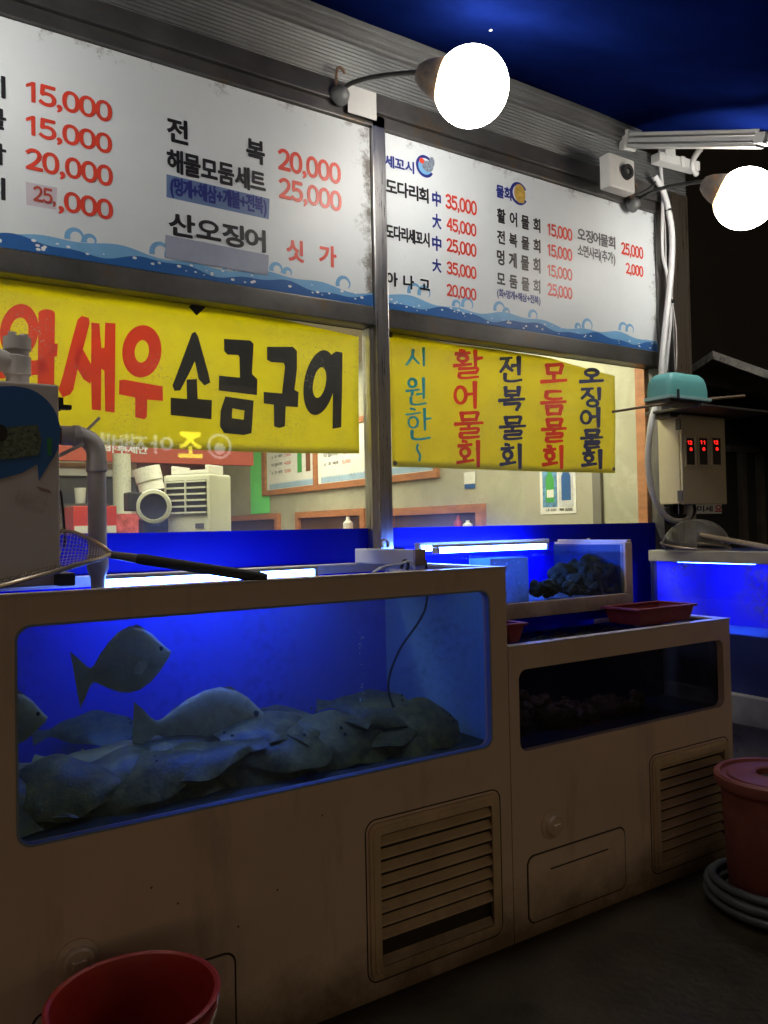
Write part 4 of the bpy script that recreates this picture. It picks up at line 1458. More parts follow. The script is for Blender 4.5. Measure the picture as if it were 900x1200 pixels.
YC = -0.12
path = [P(*z6(p), y=YC) for p in ((262, 262), (298, 320), (324, 420), (335, 520), (328, 680), (306, 880), (292, 1040))]
path += [P(*z7(p), y=YC) for p in ((372, 30), (350, 190), (318, 300), (300, 440), (300, 560), (322, 680), (375, 780), (430, 815), (490, 805), (508, 770), (505, 725))]
cd = thing("conduit", "thick white corrugated conduit snaking down the corner post to the control box", "conduit", path[0])
MB().tube(smoothpts(path, 6), 0.0165, 10).build("pipe", M_conduit, cd, smooth=True)
for p in ((322, 400), (328, 765), (295, 1160)):
    q = P(*z6(p), y=YC)
    MB().lathe([(0.019, -0.007), (0.021, -0.004), (0.021, 0.004), (0.019, 0.007)], q, (0, 0, 1), 14).build("cable_tie", M_rubber, cd)
path = [P(*z6(p), y=-0.1) for p in ((288, 220), (296, 330), (296, 560), (315, 660), (330, 800), (318, 960), (305, 1080), (296, 1160))]
tag(MB().tube(smoothpts(path, 6), 0.009, 8).build("cable", M_conduit, smooth=True), "thin pale cable hanging beside the thick white conduit", "cable")
path = [P(*z6(p), y=-0.09) for p in ((300, 330), (308, 500), (312, 640), (335, 760), (352, 900), (352, 1040))]
tag(MB().tube(smoothpts(path, 6), 0.004, 6).build("wire", M_pvc, smooth=True), "fine grey wire running down the stainless pillar to the teal cover", "wire")
path = [P(*q, y=-0.16) for q in ((768, 213), (758, 222), (744, 228), (735, 224), (722, 215))]
tag(MB().tube(smoothpts(path, 6), 0.005, 6).build("wire", M_rubber, smooth=True), "thin black wire looping under the security camera", "wire")

# ================================================================== CONTROL BOX
cx = P(799, 540, y=-0.22)
x0 = cx.x
x1 = P(850, 540, y=-0.22).x
zt_, zb3 = P(799, 486, y=-0.22).z, P(799, 590, y=-0.22).z
cbx = thing("control_box", "cream enamelled control box with three red digital displays on the corner post", "control box", (x0, -0.1, zb3))
MB().box(x0, x1, -0.205, -0.072, zb3, zt_).build("housing", M_box_cream, cbx, bevel=0.004)
MB().box(x0 + 0.002, x1 + 0.002, -0.222, -0.207, zb3 - 0.004, zt_ + 0.004).build("door", M_box_cream, cbx, bevel=0.004)
for zz in (zt_ - 0.05, zb3 + 0.04):
    MB().box(x0 - 0.006, x0 - 0.0005, -0.222, -0.19, zz - 0.03, zz + 0.03).build("hinge", M_dark_steel, cbx, bevel=0.002)
digit_txt = ("12", "11", "12")
for i, px in enumerate((808, 823, 838.5)):
    a, b = P(px - 4.6, 530, y=-0.2235), P(px + 6.2, 530, y=-0.2235)
    zz1, zz0 = P(px, 512.5, y=-0.2235).z, P(px, 545.5, y=-0.2235).z
    f = MB()
    frontplate(f, [rect(a.x - 0.006, b.x + 0.006, zz0 - 0.006, zz1 + 0.006), list(reversed(rect(a.x + 0.004, b.x - 0.004, zz0 + 0.004, zz1 - 0.004)))], -0.228, 0.0055)
    d_ = f.build("display", M_box_cream, cbx)
    MB().box(a.x + 0.0045, b.x - 0.0045, -0.2255, -0.2235, zz0 + 0.0045, zz1 - 0.0045).build("screen", M_dk_plastic, d_)
    k = MB()
    w = b.x - a.x
    for tx, z_, hh, u0, u1 in ((digit_txt[i], zz1 - 0.038, 0.02, 0.2, 0.7), ("8", zz1 - 0.072, 0.017, 0.42, 0.7)):
        vs, fs = layout(tx, 0.02)
        k.add([Vector((a.x + w * (u0 + (u1 - u0) * u), -0.2262, z_ + hh * q)) for u, q in vs], fs)
    k.build("digits", M_digit, d_)
st = MB()
a = P(800, 478, y=-0.15)
stt = thing("corner_shelf", "dark shelf plate with grey boxes fixed above the control box", "shelf", (a.x, -0.1, a.z))
zs = P(808, 471, y=-0.43).z
MB().box(P(778, 470, y=-0.2).x, P(862, 470, y=-0.2).x, -0.43, -0.072, zs - 0.012, zs).build("plate", M_dark_steel, stt, bevel=0.002)
MB().box(P(785, 478, y=-0.2).x, P(826, 478, y=-0.2).x, -0.2, -0.08, zs - 0.035, zs - 0.0125).build("junction_box", M_dark_steel, stt, bevel=0.005)
MB().box(P(829, 478, y=-0.2).x, P(850, 478, y=-0.2).x, -0.2, -0.08, zs - 0.03, zs - 0.0125).build("junction_box", M_dark_steel, stt, bevel=0.005)
# teal air pump cover
a, b = P(784, 466, y=-0.40), P(831, 462, y=-0.40)
z0, z1 = zs + 0.022, P(806, 436, y=-0.40).z
xm = (a.x + b.x) / 2
tl = thing("air_pump", "small teal domed air pump standing on the corner shelf", "air pump", (xm, -0.33, zs))
dm = MB()
hw, hd = (b.x - a.x) / 2, 0.075
rings = []
for (sc2, t) in ((1.0, 0.0), (1.0, 0.35), (0.96, 0.62), (0.88, 0.82), (0.72, 0.95), (0.45, 1.0)):
    rings.append([(xm + q[0], -0.33 + q[1], z0 + (z1 - z0) * t) for q in rrect(-hw * sc2, hw * sc2, -hd * sc2, hd * sc2, 0.03 * sc2, 4)])
nn = len(rings[0])
dm.add([v for r in rings for v in r], [(i * nn + j, i * nn + (j + 1) % nn, (i + 1) * nn + (j + 1) % nn, (i + 1) * nn + j) for i in range(len(rings) - 1) for j in range(nn)] + [tuple((len(rings) - 1) * nn + j for j in range(nn))])
dm.build("cover", M_teal, tl, smooth=True)
MB().box(a.x - 0.004, b.x + 0.006, -0.412, -0.25, z0 - 0.006, z0 + 0.012).build("rim", mat("pale_teal", (0.3, 0.5, 0.5), rough=0.45), tl, bevel=0.004)
MB().box(a.x + 0.006, b.x - 0.006, -0.40, -0.26, zs + 0.0005, z0 - 0.0065).build("base", M_dk_plastic, tl, bevel=0.004)
MB().obox(P(795, 462, y=-0.415), (0.012, 0, 0), (0, 0.006, 0), (0, 0, 0.05)).build("latch", M_rubber, tl)
ptl = [P(718, 482.5, y=-0.42), P(790, 472, y=-0.36), P(872, 464, y=-0.3)]
tag(MB().tube(smoothpts(ptl, 5), [0.006] * 6 + [0.0085] * 5, 8).build("wooden_stick", M_wood, smooth=True), "slim weathered stick resting across the corner shelf under the teal pump", "stick")
path = [P(*q, y=-0.11) for q in ((782, 594), (786, 603), (795, 607), (806, 606), (812, 598), (810, 590))]
tag(MB().tube(smoothpts(path, 5), 0.02, 8).build("cable_loop", M_rubber, smooth=True), "thick black cable loop hanging below the control box", "cable")

# ================================================================== LARGE FISH TANK
TY = -0.79          # plane of the tank fronts
X0, X1, H1 = -0.5, 1.872, 1.30


def vent(name, x0, x1, z0, z1, parent, broken=None, pitch=0.041):
    v = MB()
    frontplate(v, [rrect(x0, x1, z0, z1, 0.03), list(reversed(rrect(x0 + 0.03, x1 - 0.03, z0 + 0.03, z1 - 0.03, 0.012)))], TY - 0.010, 0.0095)
    frontplate(v, [rrect(x0 + 0.012, x1 - 0.012, z0 + 0.012, z1 - 0.012, 0.024), list(reversed(rrect(x0 + 0.036, x1 - 0.036, z0 + 0.036, z1 - 0.036, 0.01)))], TY - 0.014, 0.0035)
    z = z0 + 0.033
    i = 0
    while z < z1 - 0.04:
        if broken is None or i != broken:
            xa, xb = x0 + 0.03, x1 - 0.03
            v.add([(xa, TY - 0.007, z), (xb, TY - 0.007, z), (xb, TY - 0.007, z + 0.007), (xa, TY - 0.007, z + 0.007),
                   (xa, TY + 0.014, z + pitch - 0.018), (xb, TY + 0.014, z + pitch - 0.018), (xa, TY + 0.012, z + 0.005), (xb, TY + 0.012, z + 0.005)],
                  [(0, 1, 2, 3), (3, 2, 5, 4), (0, 6, 7, 1), (6, 4, 5, 7), (0, 3, 4, 6), (1, 7, 5, 2)])
        z += pitch
        i += 1
    o = v.build(name, M_vent, parent)
    MB().box(x0 + 0.03, x1 - 0.03, TY + 0.018, TY + 0.022, z0 + 0.03, z1 - 0.03).build("backing", M_seam, o)
    s = MB()
    frontplate(s, [rrect(x0 - 0.012, x1 + 0.012, z0 - 0.012, z1 + 0.012, 0.04), list(reversed(rrect(x0 - 0.008, x1 + 0.008, z0 - 0.008, z1 + 0.008, 0.036)))], TY - 0.0012, 0.001)
    s.build("seam", M_seam, o)
    return o


def hatch(x0, x1, z0, z1, parent, open_bottom=False):
    h = MB()
    frontplate(h, [rrect(x0, x1, z0, z1, 0.03)], TY - 0.004, 0.0035)
    o = h.build("access_hatch", M_cab, parent, bevel=0.0015)
    s = MB()
    frontplate(s, [rrect(x0 - 0.006, x1 + 0.006, z0 - 0.006, z1 + 0.006, 0.034), list(reversed(rrect(x0 - 0.001, x1 + 0.001, z0 - 0.001, z1 + 0.001, 0.031)))], TY - 0.0012, 0.001)
    s.build("seam", M_seam, o)
    return o


def drain_cap(x, z, parent, r=0.038):
    o = MB().lathe([(r * 1.35, -0.0005), (r * 1.35, 0.006), (r, 0.012), (r * 0.95, 0.026), (r * 0.85, 0.030), (0.001, 0.030)], (x, TY, z), (0, -1, 0), 26).build("drain_cap", M_cab_lip2, parent, smooth=True)
    MB().obox((x, TY - 0.034, z), (r * 0.9, 0, 0), (0, 0.01, 0), (0, 0, r * 0.5)).build("grip", M_cab_lip2, o, bevel=0.002)
    return o


M_vent = mat("vent_plastic", (0.66, 0.5, 0.33), rough=0.5, var=0.12, scale=8, spots=0.66, spot_col=(0.08, 0.05, 0.03), spot_amt=0.7, spot_scale=12)
grime(M_vent, 0.5)
M_cab_lip2 = mat("cap_plastic", (0.66, 0.52, 0.4), rough=0.45, var=0.1)
tk = thing("fish_tank", "large cream fish tank cabinet with sea bream swimming above piled flatfish", "fish tank", (0.7, -0.4, 0))
WIN1 = (-0.20 + 0.501, 1.792, 0.697, 1.228)
fp = MB()
frontplate(fp, [rect(X0, X1, 0.0, H1), list(reversed(rrect(WIN1[0], WIN1[1], WIN1[2], WIN1[3], 0.035))), list(reversed(rect(1.30, 1.80, 0.075, 0.525)))], TY, 0.03)
fp.build("front_panel", M_cab, tk)
# bright reveal of the window opening
rv = MB()
frontplate(rv, [rrect(WIN1[0] - 0.004, WIN1[1] + 0.004, WIN1[2] - 0.004, WIN1[3] + 0.004, 0.038), list(reversed(rrect(WIN1[0] + 0.002, WIN1[1] - 0.002, WIN1[2] + 0.002, WIN1[3] - 0.002, 0.034)))], TY - 0.0025, 0.02)
rv.build("window_bead", mat("bead_blue_grey", (0.25, 0.32, 0.42), rough=0.3), tk)
MB().box(X1 - 0.028, X1, TY + 0.0305, -0.06, 0.0, H1).build("side_panel", M_cab, tk)
MB().box(X0, X0 + 0.028, TY + 0.0305, -0.06, 0.0, H1).build("side_panel", M_cab, tk)
MB().box(X0, X1, -0.0595, -0.035, 0.0, H1).build("back_panel", M_cab, tk)
MB().box(X1 - 0.036, X1 - 0.0285, TY + 0.05, -0.0680, 0.69, H1 - 0.03).build("inner_wall", M_tankwall, tk)
MB().box(X0 + 0.0285, X0 + 0.036, TY + 0.05, -0.0680, 0.69, H1 - 0.03).build("inner_wall", M_tankwall, tk)
MB().box(X0 + 0.03, X1 - 0.03, -0.0670, -0.0600, 0.69, H1 - 0.03).build("inner_back", M_tankblue, tk)
MB().box(X0 + 0.03, X1 - 0.03, TY + 0.031, -0.07, 0.66, 0.689).build("inner_floor", M_tankfloor, tk)
MB().box(X0 + 0.03, X1 - 0.037, TY + 0.034, TY + 0.044, 0.69, H1 - 0.02).build("window_glass", M_glass_tank, tk)
lp = MB()
lp.plate([rect(X0 - 0.002, X1 + 0.002, TY - 0.004, -0.036), list(reversed(rect(X0 + 0.05, X1 - 0.05, TY + 0.048, -0.09)))], (0, 0, H1 + 0.0005), XA, Vector((0, 1, 0)), 0.008)
lp.build("rim", M_cab_lip, tk)
MB().add([(X0 + 0.04, TY + 0.046, 1.245), (X1 - 0.04, TY + 0.046, 1.245), (X1 - 0.04, -0.07, 1.245), (X0 + 0.04, -0.07, 1.245)], [(0, 1, 2, 3)]).build("water_surface", M_water, tk)
wv = bpy.data.materials.new("murky_water")
wv.use_nodes = True
wnn, wll = nt(wv)
wnn.remove(wnn["Principled BSDF"])
pv_ = wnn.new("ShaderNodeVolumePrincipled")
pv_.inputs["Color"].default_value = (0.62, 0.62, 0.5, 1)
pv_.inputs["Density"].default_value = 0.58
wll.new(pv_.outputs[0], wnn["Material Output"].inputs["Volume"])
MB().box(X0 + 0.04, X1 - 0.04, TY + 0.05, -0.075, 0.692, 1.243).build("water", wv, tk)
vent("vent_grille", 1.288, 1.812, 0.062, 0.538, tk, broken=1)
hatch(0.33, 0.845, 0.05, 0.285, tk)
drain_cap(0.432, 0.392, tk)
pl = MB()
for (u, v) in ((0.62, 0.52), (0.69, 0.46), (0.98, 0.42), (1.13, 0.6), (0.86, 0.35)):
    pl.lathe([(0.001, 0.002), (0.002, 0.002), (0.003, 0.0)], (u, TY, v), (0, -1, 0), 8)
pl.build("screw_heads", M_seam, tk)


def led(name, label, a, b, yy, zz, group="led bars over the fish tanks", th=0.03):
    t = thing(name, label, "light", ((a + b) / 2, yy, zz), group)
    MB().box(a, b, yy - 0.022, yy + 0.022, zz + 0.0005, zz + 0.012).build("housing", M_white_alu, t, bevel=0.002)
    n = 14
    tb_ = MB()
    tb_.tube([(a + 0.01, yy, zz - 0.012), (b - 0.01, yy, zz - 0.012)], 0.012, 12)
    tb_.build("tube", M_led, t, smooth=True)
    for xx in (a, b - 0.012):
        MB().box(xx, xx + 0.012, yy - 0.018, yy + 0.018, zz - 0.026, zz).build("end_cap", M_white_alu, t)
    return t


led("led_bar", "long blue white led bar over the large cream tank", P(115, 684, y=-0.36).x, P(370, 671, y=-0.36).x, -0.36, P(240, 677, y=-0.36).z + 0.011)


# ---- fish
def fish_mesh(L, Hh, W, tail=True):
    mb = MB()
    prof = [(0.0, 0.02, 0.3, .02), (0.03, 0.16, 0.35, 0.0), (0.08, 0.33, 0.6, 0.02), (0.16, 0.62, 0.85, 0.05), (0.26, 0.86, 1.0, 0.07), (0.38, 1.0, 1.0, 0.07), (0.5, 0.95, 0.9, 0.05), (0.62, 0.76, 0.7, 0.03), (0.73, 0.48, 0.45, 0.01), (0.8, 0.26, 0.25, 0), (0.84, 0.22, 0.16, 0), (0.88, 0.34, 0.08, 0), (0.94, 0.62, 0.05, 0), (1.0, 0.86, 0.03, 0)]
    n = 20
    for (t, h, w, lift) in prof:
        for j in range(n):
            an = 2 * math.pi * j / n
            c_, s_ = math.cos(an), math.sin(an)
            mb.v.append(Vector(((0.5 - t) * L, c_ * abs(c_) ** 0.2 * W * w / 2, s_ * h * Hh / 2 + lift * Hh)))
    for i in range(len(prof) - 1):
        for j in range(n):
            mb.f.append((i * n + j, i * n + (j + 1) % n, (i + 1) * n + (j + 1) % n, (i + 1) * n + j))
    mb.f.append(tuple(range(n)))
    mb.f.append(tuple((len(prof) - 1) * n + j for j in range(n)))
    return mb


def bream(label, loc, rz, ry, L, H_, group="sea bream in the large tank"):
    t = thing("sea_bream", label, "fish", loc, group)
    t.rotation_euler = (0, ry, rz)

    def part(mb, nm, m, sm=True):
        o = mb.build(nm, m, smooth=sm)
        o.parent = t
        return o
    part(fish_mesh(L, H_, L * 0.2), "body", M_bream)
    df = MB()
    prof = [(0.22, 0.40), (0.3, 0.52), (0.42, 0.50), (0.55, 0.42), (0.66, 0.3), (0.74, 0.2)]
    base_ = [(0.22, 0.36), (0.3, 0.43), (0.42, 0.5), (0.55, 0.42), (0.66, 0.28), (0.74, 0.16)]
    for s in (-0.003, 0.003):
        df.add([((0.5 - a_) * L, s, b_ * H_ + 0.03 * H_ * 1.5) for a_, b_ in prof] + [((0.5 - a_) * L, s, b_ * H_ - 0.02) for a_, b_ in base_], [(i, i + 1, 7 + i, 6 + i) for i in range(5)])
    part(df, "dorsal_fin", M_bream, False)
    for s in (-1, 1):
        pf = MB()
        pf.add([(0.2 * L, s * L * 0.095, 0.0), (0.1 * L, s * L * 0.125, 0.05 * H_), (0.02 * L, s * L * 0.13, -0.1 * H_), (0.1 * L, s * L * 0.12, -0.18 * H_), (0.19 * L, s * L * 0.095, -0.08 * H_)], [(0, 1, 2, 3, 4)])
        part(pf, "pectoral_fin", M_bream, False)
        e = MB().sphere((0.5 * L - 0.12 * L, s * L * 0.066, 0.12 * H_), 0.024 * L, 14, 8, (1, 0.6, 1))
        part(e, "eye", M_rubber)
    return t


def mid_px(px, py, yy):
    return P(px, py, y=yy)


bream("pale sea bream swimming high at the left of the large tank", P(146, 780, y=-0.50), 0.10, -0.16, 0.29, 0.195)
bream("sea bream resting just above the piled flatfish mid tank", P(238, 848, y=-0.42), -0.06, 0.05, 0.44, 0.20)
bream("sea bream half hidden by the left edge of the tank window", P(0, 850, y=-0.56), 0.1, 0.0, 0.24, 0.15)


def flatfish_mesh(L, Wd, Th, seed):
    rnd = random.Random(seed)
    mb = MB()
    n, m = 26, 24
    a1, a2 = rnd.uniform(0, 6), rnd.uniform(0, 6)
    for i in range(m + 1):
        t = i / m
        if t < 0.8:
            w = math.sin(math.pi * min(1, t / 0.86) ** 0.75) ** 0.75 if t > 0 else 0.02
        else:
            w = 0.16 + (t - 0.8) * 1.5
        w = max(w, 0.02)
        th = max(0.03, math.sin(math.pi * min(1, t / 0.9)) ** 0.6) if t < 0.85 else 0.08
        for j in range(n):
            an = 2 * math.pi * j / n
            cx_, sx_ = math.cos(an), math.sin(an)
            edge = abs(cx_)
            y = cx_ * w * Wd / 2
            zz = sx_ * th * Th / 2 * (1 - 0.75 * edge ** 4)
            zz += 0.006 * edge ** 2 * math.sin(t * 17 + a1 + (2 if cx_ > 0 else 0)) + 0.015 * math.sin(t * 3 + a2)
            mb.v.append(Vector(((0.5 - t) * L, y, zz)))
    for i in range(m):
        for j in range(n):
            mb.f.append((i * n + j, i * n + (j + 1) % n, (i + 1) * n + (j + 1) % n, (i + 1) * n + j))
    mb.f.append(tuple(range(n)))
    mb.f.append(tuple(m * n + j for j in range(n)))
    return mb


rnd = random.Random(31)
flat_protos = []
for q in range(5):
    flat_protos.append((flatfish_mesh(0.40, 0.23 + 0.012 * q, 0.06, q), 0.40))
heap = []
for layer in range(3):
    for i in range((17, 14, 5)[layer]):
        front = layer < 2 and i % 2 == 0
        x = 0.22 + 1.55 * ((i + 0.5 * (layer % 2) + rnd.uniform(-0.3, 0.3)) / (17, 14, 5)[layer])
        y = rnd.choice((-0.66, -0.58, -0.45, -0.3, -0.18)) + rnd.uniform(-0.02, 0.02)
        if front:
            y = -0.70 + 0.05 * layer
        turn = rnd.uniform(-0.14, 0.14) if front else rnd.uniform(-0.6, 0.6)
        heap.append((x, y, 0.722 + 0.027 * layer + 0.07 * (y + 0.7), turn + (math.pi if rnd.random() < 0.45 else 0), rnd.uniform(0.25, 0.6) if front else rnd.uniform(0.1, 0.45), rnd.uniform(-0.1, 0.1), rnd.uniform(0.8, 1.1) if front else rnd.uniform(0.75, 1.1)))
first = {}
for i, (x, y, z, rz, rx, ry, sc) in enumerate(heap):
    q = i % 5
    ey_ = (abs(math.sin(rz)) * 0.215 + abs(math.cos(rz)) * 0.135) * sc
    ex_ = (abs(math.cos(rz)) * 0.215 + abs(math.sin(rz)) * 0.135) * sc
    x = min(max(x, -0.2), 1.81 - ex_)
    y = min(max(y, -0.735 + ey_), -0.08 - ey_)
    if q not in first:
        t = thing("flatfish", "mottled olive flatfish in the heap on the floor of the large tank", "fish", (0, 0, 0), "flatfish heaped in the large tank")
        o = flat_protos[q][0].build("body", M_flat, smooth=True)
        o.parent = t
        for e_ in (0, 1):
            ob_ = MB().sphere((0.17, -0.016 + 0.032 * e_, 0.024), 0.0055, 10, 6).build("eye", M_rubber, smooth=True)
            ob_.parent = t
        first[q] = t
    else:
        t = copy_tree(first[q])
    t.location = (x, y, z)
    flip = math.cos(rz) < 0
    t.rotation_euler = (-rx if flip else rx, ry, rz)
    t.scale = (sc, sc, sc)
t = thing("flatfish", "flatfish propped upright against the bluish end wall of the large tank", "fish", P(487, 850, y=-0.25), "flatfish heaped in the large tank")
t.rotation_euler = (1.2, 0.2, -0.5)
o = flatfish_mesh(0.26, 0.19, 0.05, 77).build("body", M_flat, smooth=True)
o.parent = t
for s in (0, 1):
    e = MB().sphere((0.11, (-0.018 + 0.036 * s), 0.03), 0.008, 10, 6).build("eye", M_rubber, smooth=True)
    e.parent = t

path = [P(500, 704, y=-0.5), P(491, 728, y=-0.5), P(468, 762, y=-0.5), P(455, 800, y=-0.5), P(462, 830, y=-0.5), P(484, 864, y=-0.5)]
path = [Vector((path[0].x, -0.5, 1.33))] + path
tag(MB().tube(smoothpts(path, 6), 0.0045, 8).build("air_tube", M_rubber, smooth=True), "thin black air tube curving down inside the large tank", "tube")
bb = MB()
rnd = random.Random(5)
for i in range(40):
    p = P(424 + rnd.uniform(-3, 3), 735 + rnd.random() ** 1.0 * 90, y=-0.35 + rnd.uniform(-.03, .03))
    bb.sphere(p, rnd.uniform(0.0012, 0.003), 6, 4)
bbo = bb.build("air_bubbles", mat("bubble", (0.6, 0.75, 0.9), rough=0.1))
tag(bbo, kind="stuff")

# ================================================================== TWO STEP TANK ON THE RIGHT
X2, X3, H2 = 1.876, 3.158, 1.02
M_tankwall_dk0 = mat("tank_paint_mid_blue", (0.01, 0.04, 0.22), rough=0.5, var=0.3)
tk2 = thing("fish_tank", "low cream fish tank cabinet with sea squirts behind its dark window", "fish tank", (2.5, -0.4, 0))
WIN2 = (1.922, 3.108, 0.652, 0.940)
fp = MB()
frontplate(fp, [rect(X2, X3, 0.0, H2), list(reversed(rrect(WIN2[0], WIN2[1], WIN2[2], WIN2[3], 0.035))), list(reversed(rect(2.63, 3.10, 0.075, 0.495)))], TY, 0.03)
fp.build("front_panel", M_cab, tk2)
MB().box(X3 - 0.028, X3, TY + 0.0305, -0.04, 0.0, H2).build("side_panel", M_cab, tk2)
MB().box(X2, X2 + 0.028, TY + 0.0305, -0.04, 0.0, H2).build("side_panel", M_cab, tk2)
MB().box(X2 + 0.0285, X3 - 0.0285, -0.46, -0.45, 0.62, H2 - 0.01).build("inner_back", M_tankwall_dk0, tk2)
MB().box(X2 + 0.0285, X3 - 0.0285, TY + 0.031, -0.461, 0.6, 0.6455).build("inner_floor", M_navy_paint, tk2)
MB().box(X2 + 0.029, X3 - 0.029, TY + 0.034, TY + 0.044, 0.646, H2 - 0.01).build("window_glass", glass("smoked_tank_glass", (0.42, 0.46, 0.56), dirt=0.1, dirt_col=(0.3, 0.32, 0.3), base=0.01, dscale=40, thr=0.5), tk2)
lp = MB()
lp.box(X2 + 0.002, X3 + 0.002, TY - 0.004, TY + 0.034, H2 + 0.0005, H2 + 0.0085)
lp.box(X2 + 0.002, X2 + 0.03, TY + 0.0345, -0.462, H2 + 0.0005, H2 + 0.0085)
lp.box(X3 - 0.05, X3 + 0.002, TY + 0.0345, -0.462, H2 + 0.0005, H2 + 0.0085)
lp.build("rim", M_cab_lip, tk2)
wsf = MB()
na, nb_ = 120, 34
for j in range(nb_ + 1):
    for i in range(na + 1):
        x, y = X2 + 0.0305 + (X3 - X2 - 0.061) * i / na, TY + 0.046 + (-0.462 - TY - 0.046) * j / nb_
        z = 1.008 + 0.0035 * math.sin(x * 47 + y * 31 + 2 * math.sin(x * 9)) + 0.0035 * math.sin(y * 73 - x * 22 + 1.5 * math.sin(x * 13)) + 0.002 * math.sin(x * 120 + y * 90)
        wsf.v.append(Vector((x, y, z)))
for j in range(nb_):
    for i in range(na):
        wsf.f.append((j * (na + 1) + i, j * (na + 1) + i + 1, (j + 1) * (na + 1) + i + 1, (j + 1) * (na + 1) + i))
wsf.build("water_surface", glass("dark_water_skin", (0.25, 0.35, 0.6), rough=0.03, ior=1.5), tk2, smooth=True)
vent("vent_grille", 2.615, 3.115, 0.06, 0.512, tk2)
hatch(1.945, 2.445, 0.05, 0.278, tk2)
drain_cap(2.062, 0.372, tk2)
cx_ = MB()
cx_.box(2.05, 2.35, TY - 0.0052, TY - 0.0042, 0.214, 0.219)
cx_.build("scratch_groove", M_seam, tk2)


def lump(r, seed, sc=(1, 1, 0.8), amp=0.35):
    mb = MB().sphere((0, 0, 0), r, 30, 20, sc)
    for i, v in enumerate(mb.v):
        f = 1 + amp * noise.noise(v * (1.6 / r) + Vector((seed * 7.3, seed, 2.1))) + 0.4 * amp * noise.noise(v * (4.5 / r) + Vector((seed, 3, seed * 2.2)))
        mb.v[i] = v * f
    return mb


protos = [lump(0.05, i).build("sea_squirt", M_squirt, smooth=True) for i in range(4)]
rnd = random.Random(21)
k = 0
for i in range(38):
    px = rnd.uniform(604, 748)
    yy = rnd.uniform(-0.66, -0.5)
    base_ = P(px, 800, y=yy)
    hgt = 0.075 * max(0.1, 1 - (px - 604) / 90)
    o = protos[i] if i < 4 else protos[i % 4].copy()
    if i >= 4:
        COL.objects.link(o)
    o.location = (base_.x, yy, 0.678 + rnd.random() * hgt * 1.5)
    o.rotation_euler = (rnd.random() * 6, rnd.random() * 6, rnd.random() * 6)
    s = rnd.uniform(0.45, 0.85)
    o.scale = (s, s, s)
    tag(o, "knobbly orange brown sea squirt heaped behind the dark lower window", "sea squirt", "sea squirts in the low tank")


def crate(label, xa, xb, ya, yb, z0, h):
    t = thing("crate", label, "crate", ((xa + xb) / 2, (ya + yb) / 2, z0), "red crates on the low tank")
    w = MB()
    f = 0.02
    lo = rect(xa + f, xb - f, ya + f * 0.6, yb - f * 0.6)
    hi = rect(xa, xb, ya, yb)
    li = rect(xa + f + 0.012, xb - f - 0.012, ya + f * 0.6 + 0.012, yb - f * 0.6 - 0.012)
    hi2 = rect(xa + 0.012, xb - 0.012, ya + 0.012, yb - 0.012)
    vs = [(p[0], p[1], z0) for p in lo] + [(p[0], p[1], z0 + h) for p in hi] + [(p[0], p[1], z0 + h) for p in hi2] + [(p[0], p[1], z0 + 0.012) for p in li]
    fs = [(3, 2, 1, 0), (12, 13, 14, 15)]
    for a_ in range(3):
        for j in range(4):
            j2 = (j + 1) % 4
            fs.append((a_ * 4 + j, a_ * 4 + j2, a_ * 4 + 4 + j2, a_ * 4 + 4 + j))
    w.add(vs, fs)
    w.build("tub", M_crate, t, bevel=0.004)
    r = MB()
    r.plate([rect(xa - 0.01, xb + 0.01, ya - 0.01, yb + 0.01), list(reversed(rect(xa + 0.013, xb - 0.013, ya + 0.013, yb - 0.013)))], (0, 0, z0 + h + 0.0005), XA, Vector((0, 1, 0)), 0.01)
    r.build("rim", M_crate, t, bevel=0.003)
    return t


crate("dull red plastic crate on the right end of the low tank rim", P(708, 715, y=-0.56).x, P(813, 733, y=-0.74).x, -0.745, -0.56, 1.03, 0.06)
crate("dull red plastic crate tucked behind the corner of the large tank", 1.91, P(612, 745, y=-0.74).x, -0.755, -0.54, 1.03, 0.06)

M_tankwall_dk = mat("tank_wall_dark_blue", (0.02, 0.06, 0.2), rough=0.5, var=0.3, spots=0.55, spot_col=(0.02, 0.03, 0.03))
# ---- upper step
X4, X5, Z4, H4, Y4 = 1.935, 2.885, 1.075, 1.365, -0.50
tk3 = thing("fish_tank", "raised rear fish tank with white rim, perforated divider and shellfish clumps", "fish tank", (2.4, -0.25, 1.03))
fp = MB()
fp.plate([[(X4, Z4), (X5, Z4), (X5, H4), (X5 - 0.045, H4)] + [(X5 - 0.045, Z4 + 0.11)][:0] + rrect(X4 + 0.04, X5 - 0.045, Z4 + 0.095, H4 + 0.2, 0.03)[21:] + rrect(X4 + 0.04, X5 - 0.045, Z4 + 0.095, H4 + 0.2, 0.03)[14:21][::1][:0] + [(X4 + 0.0401, Z4 + 0.0951), (X4 + 0.04, H4), (X4, H4)]], (0, Y4 + 0.03, 0), XA, ZA, 0.03) if False else None
fp.box(X4, X5, Y4, Y4 + 0.03, Z4, Z4 + 0.063)
fp.box(X4, X4 + 0.03, Y4, Y4 + 0.03, Z4 + 0.0635, 1.29)
fp.box(X5 - 0.045, X5, Y4, Y4 + 0.03, Z4 + 0.0635, H4)
fp.build("front_panel", M_cab, tk3, bevel=0.003)
MB().box(X5 - 0.03, X5, Y4 + 0.0305, -0.04, Z4, H4).build("side_panel", M_cab, tk3)
MB().box(X4, X4 + 0.02, Y4 + 0.0305, -0.04, Z4, 1.29).build("side_panel", M_cab, tk3)
MB().box(X5 - 0.040, X5 - 0.0305, Y4 + 0.0305, -0.0515, Z4 + 0.0605, H4 - 0.01).build("inner_wall", M_tankwall_dk, tk3)
MB().box(X4 + 0.021, X5 - 0.031, -0.05, -0.04, Z4, H4).build("inner_back", M_tankblue, tk3)
